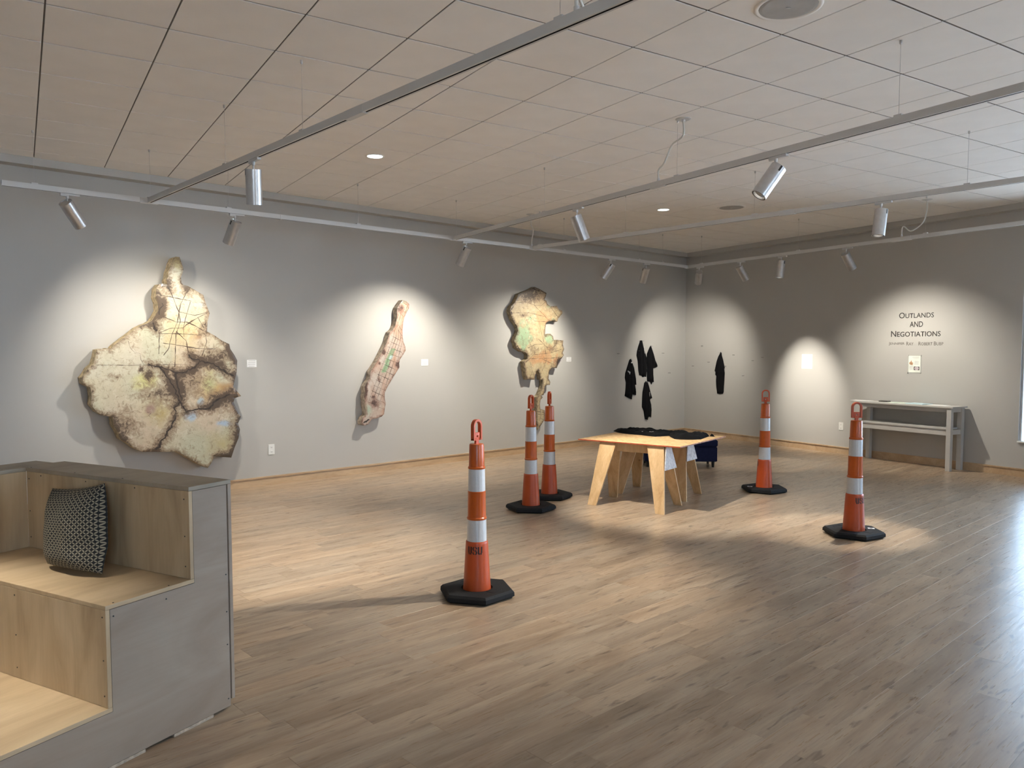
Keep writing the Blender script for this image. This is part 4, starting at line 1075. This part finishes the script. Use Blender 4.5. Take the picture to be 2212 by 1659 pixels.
def fb(x, y, s, k=0): return N3(x, y, s, k)*.6+N3(x, y, s*2.1, k+3)*.3+N3(x, y, s*4.7, k+7)*.2
def blob(x, y, cx, cy, rx, ry, n=0): return max(0, 1-sqrt(((x-cx)/rx)**2+((y-cy)/ry)**2)*(1+.8*n))
A1 = [(830, 110), (855, 112), (873, 165), (883, 200), (865, 250), (868, 290), (880, 303), (915, 312), (970, 345), (1020, 375), (1030, 415), (1063, 500), (1048, 560), (1045, 625), (1100, 655), (1150, 690), (1198, 712), (1205, 745), (1235, 790), (1253, 825), (1250, 900), (1230, 985), (1225, 1005), (1280, 1070), (1235, 1085), (1228, 1110), (1240, 1140), (1278, 1212), (1258, 1260), (1272, 1300), (1262, 1360), (1235, 1425), (1212, 1495), (1150, 1490), (1095, 1485), (1090, 1500), (1070, 1540), (1050, 1567), (990, 1540), (930, 1505), (870, 1470), (830, 1450), (760, 1455), (680, 1455), (600, 1455), (545, 1430), (490, 1390), (450, 1370), (430, 1320), (400, 1270), (395, 1215), (330, 1205), (285, 1180), (245, 1130), (250, 1070), (240, 1010), (215, 1000), (190, 985), (180, 945), (205, 915), (225, 880), (260, 850), (275, 800), (285, 750), (320, 745), (345, 748), (355, 740), (385, 745), (405, 720), (450, 685), (510, 640), (560, 600), (600, 580), (630, 570), (665, 550), (688, 515), (708, 480), (705, 430), (690, 390), (695, 330), (715, 300), (740, 295), (770, 300), (765, 270), (775, 250), (778, 215), (790, 190), (800, 150), (815, 120)][::-1]
SEAM1 = [(640, 855), (720, 870), (790, 890), (835, 915), (900, 900), (960, 880), (1000, 830), (940, 815), (920, 785)], [(990, 830), (1060, 845), (1120, 870), (1180, 910), (1235, 940)], [(720, 870), (770, 940), (800, 985), (835, 1050), (860, 1110), (815, 1150), (830, 1210), (800, 1270), (770, 1330), (720, 1390), (680, 1450)], [(860, 1110), (900, 1180), (980, 1160), (1060, 1150), (1120, 1090), (1200, 1060)], [(825, 915), (840, 1000), (870, 1100)], [(735, 430), (715, 510)], [(670, 565), (700, 620)], [(900, 312), (905, 350)], [(770, 300), (790, 340)], [(1200, 745), (1240, 800)]
def paint1(x, y, e, lx, ly):
    st = .0
    n = fb(lx, ly, 2.1, 1); n2 = fb(lx, ly, 6, 4)
    c = L3((.60, .53, .37), (.64, .60, .48), .5+n)
    c = L3(c, (.60, .44, .33), max(0, min(.5, N3(lx, ly, 1.7, 12)*1.4)))
    c = L3(c, (.50, .54, .40), max(0, min(.55, N3(lx, ly, 2.6, 22)*1.6)))
    for (cx, cy, rx, ry, col, k) in ((620, 960, 110, 85, (.62, .59, .24), .8), (720, 1190, 150, 100, (.46, .35, .13), .6), (1180, 1030, 150, 80, (.38, .20, .06), .9), (1060, 1020, 130, 120, (.62, .42, .17), .6), (850, 150, 60, 60, (.46, .38, .14), .9),
                                     (940, 1210, 45, 50, (.40, .55, .72), 1), (1000, 1110, 22, 40, (.40, .55, .66), 1), (1150, 1258, 60, 22, (.38, .53, .75), 1), (985, 440, 70, 22, (.50, .60, .62), .7), (1060, 990, 70, 60, (.52, .60, .28), .5), (975, 665, 50, 25, (.35, .12, .07), .8), (655, 1165, 50, 45, (.33, .20, .17), 1.2), (880, 545, 35, 20, (.7, .74, .78), 1), (1150, 1400, 150, 110, (.50, .42, .20), .5), (600, 560, 0.1, .1, (0, 0, 0), 0), (870, 640, 190, 170, (.66, .50, .25), .6)):
        if rx > 1: c = L3(c, col, min(.9, max(0, blob(x, y, cx, cy, rx, ry, n2*1.2)*1.8*k)))
    d = 9e9
    for s in SEAM1:
        for i in range(len(s)-1):
            ax, ay = s[i]; bx, by = s[i+1]; dx, dy = bx-ax, by-ay; t = max(0, min(1, ((x-ax)*dx+(y-ay)*dy)/(dx*dx+dy*dy))); d = min(d, (x-ax-dx*t)**2+(y-ay-dy*t)**2)
    d = sqrt(d)
    st = .17+max(0, 1-d/60)*.55+max(0, 1-e/.06)*.40
    for cx, cy, rx, ry, k in ((720, 450, 50, 120, .9), (470, 1270, 130, 130, .7), (950, 970, 170, 120, .55), (720, 1050, 190, 90, .7), (1130, 800, 190, 90, .7), (1250, 1330, 70, 170, .8), (1160, 1110, 150, 90, .6), (640, 930, 45, 40, 1.3), (590, 888, 22, 20, 1.6), (1010, 620, 40, 60, .6), (420, 940, 60, 30, .5), (560, 580, 160, 40, .4), (1180, 1480, 90, 50, .8)):
        st += blob(x, y, cx, cy, rx*1.25, ry*1.25)*k*.72
    return (*[q*.84 for q in c], st*.9)
ROADS1 = [[(730, 375), (830, 395), (935, 415)], [(775, 315), (820, 420), (850, 490), (960, 515), (1060, 490)], [(1060, 490), (980, 530), (905, 575), (880, 600), (800, 602), (710, 635)], [(735, 520), (830, 560), (900, 560), (960, 585), (1020, 620)], [(710, 640), (820, 640), (1010, 650)], [(905, 350), (860, 440), (840, 560), (800, 650), (780, 740), (745, 790)], [(930, 420), (905, 500), (880, 600), (885, 660)], [(850, 490), (860, 560), (830, 640), (825, 760), (822, 870)], [(740, 705), (850, 720), (965, 740), (1040, 745), (1105, 745)], [(830, 625), (900, 690), (915, 770)], [(980, 530), (1020, 600)], [(715, 640), (712, 780)], [(1035, 650), (1040, 700), (1010, 790)]]
RIV1 = [[(500, 690), (515, 740), (545, 770), (580, 775), (588, 820), (610, 855), (700, 865)], [(275, 857), (500, 858), (800, 852), (1245, 850)], [(630, 1180), (655, 1190), (640, 1205), (650, 1212)]]
artwork('map_relief', 'largest map relief, broad based with a narrow neck, leftmost on the wall', A1, 3.1896, (120, 520), .15, .02,
        map_mat('map_paint_large', (.60, .53, .37), None, (.11, .07, .04)), paint1,
        [('scorched_seams', M_scorch, .0095, SEAM1), ('painted_roads', M_road, .0042, ROADS1), ('thin_lines', M_road, .0022, RIV1)], .022)
A2 = [(515, 190), (545, 200), (570, 225), (568, 260), (550, 290), (530, 335), (518, 380), (513, 450), (515, 510), (522, 550), (538, 590), (540, 620), (520, 655), (490, 700), (485, 730), (487, 765), (455, 815), (420, 870), (385, 930), (362, 980), (362, 1030), (370, 1070), (362, 1120), (355, 1165), (335, 1185), (290, 1200), (255, 1205), (240, 1220), (225, 1250), (190, 1262), (165, 1250), (160, 1225), (175, 1190), (200, 1170), (200, 1130), (190, 1090), (190, 1050), (185, 1010), (195, 980), (190, 930), (205, 900), (235, 860), (240, 800), (280, 740), (315, 680), (340, 630), (375, 560), (395, 500), (405, 465), (430, 445), (450, 410), (468, 340), (465, 290), (470, 255), (495, 215)][::-1]
def paint2(x, y, e, lx, ly):
    n = fb(lx, ly, 3, 31); n2 = fb(lx, ly, 8, 34)
    c = L3((.52, .40, .32), (.58, .50, .44), .5+n*1.3)
    c = L3(c, (.56, .27, .15), max(0, min(.6, N3(lx*3, ly, 3, 41)*1.7)))
    if y < 480: c = L3(c, (.55, .33, .20), .35)
    # the long green strip and its pale lake
    ux, uy = (x-390)*.93+(y-705)*-.37, (x-390)*.37+(y-705)*.93
    ux = (x-390)+(y-705)*.42
    if abs(ux) < 19 and abs(y-705) < 105: c = (.24, .40, .22)
    if abs(ux-14) < 16 and abs(y-680) < 14: c = (.50, .66, .66)
    for cx, cy, rx, ry, k in ((525, 210, 30, 25, 1), (545, 270, 14, 45, 1), (215, 1130, 50, 60, .4)): c = L3(c, (.34, .55, .40), min(.8, blob(x, y, cx, cy, rx, ry, n2)*2*k))
    st = .14+max(0, 1-e/.04)*.40
    for cx, cy, rx, ry in ((355, 635, 20, 40), (315, 730, 14, 22), (500, 270, 35, 50), (265, 1015, 25, 20), (470, 745, 30, 40), (310, 860, 14, 30), (200, 950, 25, 120), (270, 1070, 60, 60)): st += blob(x, y, cx, cy, rx, ry)*.8
    return (*[q*.84 for q in c], st*.9)
G2 = []
for k in range(15):                      # street grid across and along the island
    y = 400+k*47; xl = 395-(y-500)*.36 if y > 470 else 455; G2.append([(xl+20, y), (min(xl+150, 505 if y < 720 else 9999), y+48 if y < 700 else y+60)])
for k in range(5):
    G2.append([(455+k*14, 400+k*8), (430+k*22, 520), (330+k*30, 770), (225+k*32, 1050)])
artwork('map_relief', 'long narrow map relief with a green strip, second from left', A2, 3.95, (740, 600), .10, .008,
        map_mat('map_paint_narrow', (.52, .42, .34), None, (.12, .06, .04)), paint2,
        [('painted_roads', M_road, .0028, G2), ('scorched_seams', M_scorch, .009, [[(195, 990), (178, 1090), (172, 1190)], [(165, 1240), (230, 1215), (300, 1195)], [(495, 215), (470, 260), (468, 340)]]), ('thin_lines', M_roadr, .0035, [[(520, 215), (555, 235), (530, 300)], [(500, 260), (495, 320), (470, 400), (440, 460)], [(525, 340), (480, 290)]])], .018, side_col=(.40, .33, .26))
A3 = [(1640, 78), (1680, 95), (1715, 115), (1742, 130), (1735, 160), (1725, 185), (1740, 195), (1750, 225), (1775, 245), (1830, 240), (1845, 270), (1875, 280), (1878, 305), (1860, 325), (1840, 350), (1835, 375), (1800, 365), (1765, 370), (1740, 385), (1732, 430), (1728, 500), (1745, 485), (1775, 478), (1798, 500), (1805, 545), (1815, 570), (1835, 530), (1885, 535), (1882, 570), (1892, 610), (1880, 640), (1890, 660), (1870, 690), (1845, 700), (1838, 735), (1830, 770), (1790, 768), (1765, 800), (1758, 860), (1775, 890), (1770, 915), (1740, 915), (1725, 935), (1722, 970), (1718, 1000), (1697, 1005), (1710, 1020), (1690, 1045), (1685, 1080), (1690, 1120), (1725, 1130), (1728, 1170), (1725, 1210), (1700, 1250), (1665, 1300), (1655, 1240), (1655, 1160), (1655, 1080), (1660, 1020), (1683, 990), (1700, 950), (1710, 900), (1708, 868), (1690, 870), (1685, 820), (1670, 790), (1655, 800), (1645, 840), (1640, 870), (1605, 862), (1575, 870), (1565, 840), (1555, 780), (1545, 715), (1580, 690), (1580, 655), (1560, 635), (1530, 630), (1485, 600), (1478, 565), (1465, 540), (1480, 500), (1500, 450), (1490, 410), (1460, 370), (1440, 320), (1430, 285), (1438, 245), (1470, 215), (1490, 175), (1500, 140), (1545, 120), (1590, 105)][::-1]
def paint3(x, y, e, lx, ly):
    n = fb(lx, ly, 3, 61); n2 = fb(lx, ly, 8, 64)
    c = L3((.50, .38, .21), (.62, .52, .33), .5+n*1.2)
    c = L3(c, (.40, .28, .20), max(0, min(.6, (1-(y-90)/260)))*.7)
    for cx, cy, rx, ry in ((1535, 500, 85, 110), (1600, 345, 28, 20), (1760, 515, 45, 50), (1545, 580, 40, 40), (1765, 245, 22, 12), (1800, 355, 18, 12)): c = L3(c, (.30, .52, .33), min(.85, blob(x, y, cx, cy, rx, ry, n2*1.5)*2.2))
    for cx, cy, rx, ry in ((1740, 660, 60, 60), (1700, 350, 70, 60), (1680, 700, 110, 40)): c = L3(c, (.62, .28, .12), min(.6, blob(x, y, cx, cy, rx, ry, n2*2)*1.6))
    st = .20+max(0, 1-e/.045)*.45
    for cx, cy, rx, ry, k in ((1600, 150, 170, 80, .75), (1540, 320, 50, 20, .6), (1790, 610, 60, 40, .4), (1840, 720, 60, 60, .6), (1640, 620, 60, 60, .3)): st += blob(x, y, cx, cy, rx, ry)*k
    return (*[q*.84 for q in c], st*.9)
R3 = [[(1470, 215), (1560, 205), (1640, 235), (1700, 235), (1735, 200)], [(1445, 300), (1600, 300), (1720, 330)], [(1590, 330), (1640, 370), (1735, 375)], [(1615, 100), (1640, 240), (1700, 300), (1760, 365)], [(1680, 370), (1690, 450), (1715, 540), (1730, 620), (1740, 700), (1700, 800)], [(1580, 600), (1640, 570), (1720, 565)], [(1600, 660), (1700, 650), (1780, 640), (1870, 610)], [(1580, 690), (1700, 690), (1850, 680)], [(1550, 730), (1600, 690), (1640, 640), (1600, 560)], [(1770, 620), (1830, 560), (1880, 545)], [(1700, 690), (1800, 740), (1830, 760)], [(1600, 720), (1620, 800), (1600, 850)], [(1730, 200), (1790, 270), (1840, 340)], [(1770, 640), (1760, 560), (1790, 600)], [(1660, 1140), (1725, 1150)], [(1665, 1165), (1725, 1165)], [(1690, 1130), (1690, 1200), (1710, 1210)], [(1670, 520), (1740, 590), (1800, 610)]]
artwork('map_relief', 'ragged map relief with green patches and a thin tail, third from left', A3, 3.95, (740, 600), .085, .008,
        map_mat('map_paint_ragged', (.50, .40, .24), None, (.09, .06, .04)), paint3,
        [('painted_roads', M_road, .0034, R3), ('scorched_seams', M_scorch, .009, [[(1500, 140), (1470, 215), (1436, 280), (1460, 370), (1500, 440)], [(1468, 540), (1500, 600), (1560, 640)], [(1560, 640), (1585, 690)], [(1620, 95), (1680, 110)]])], .018, side_col=(.30, .24, .15))
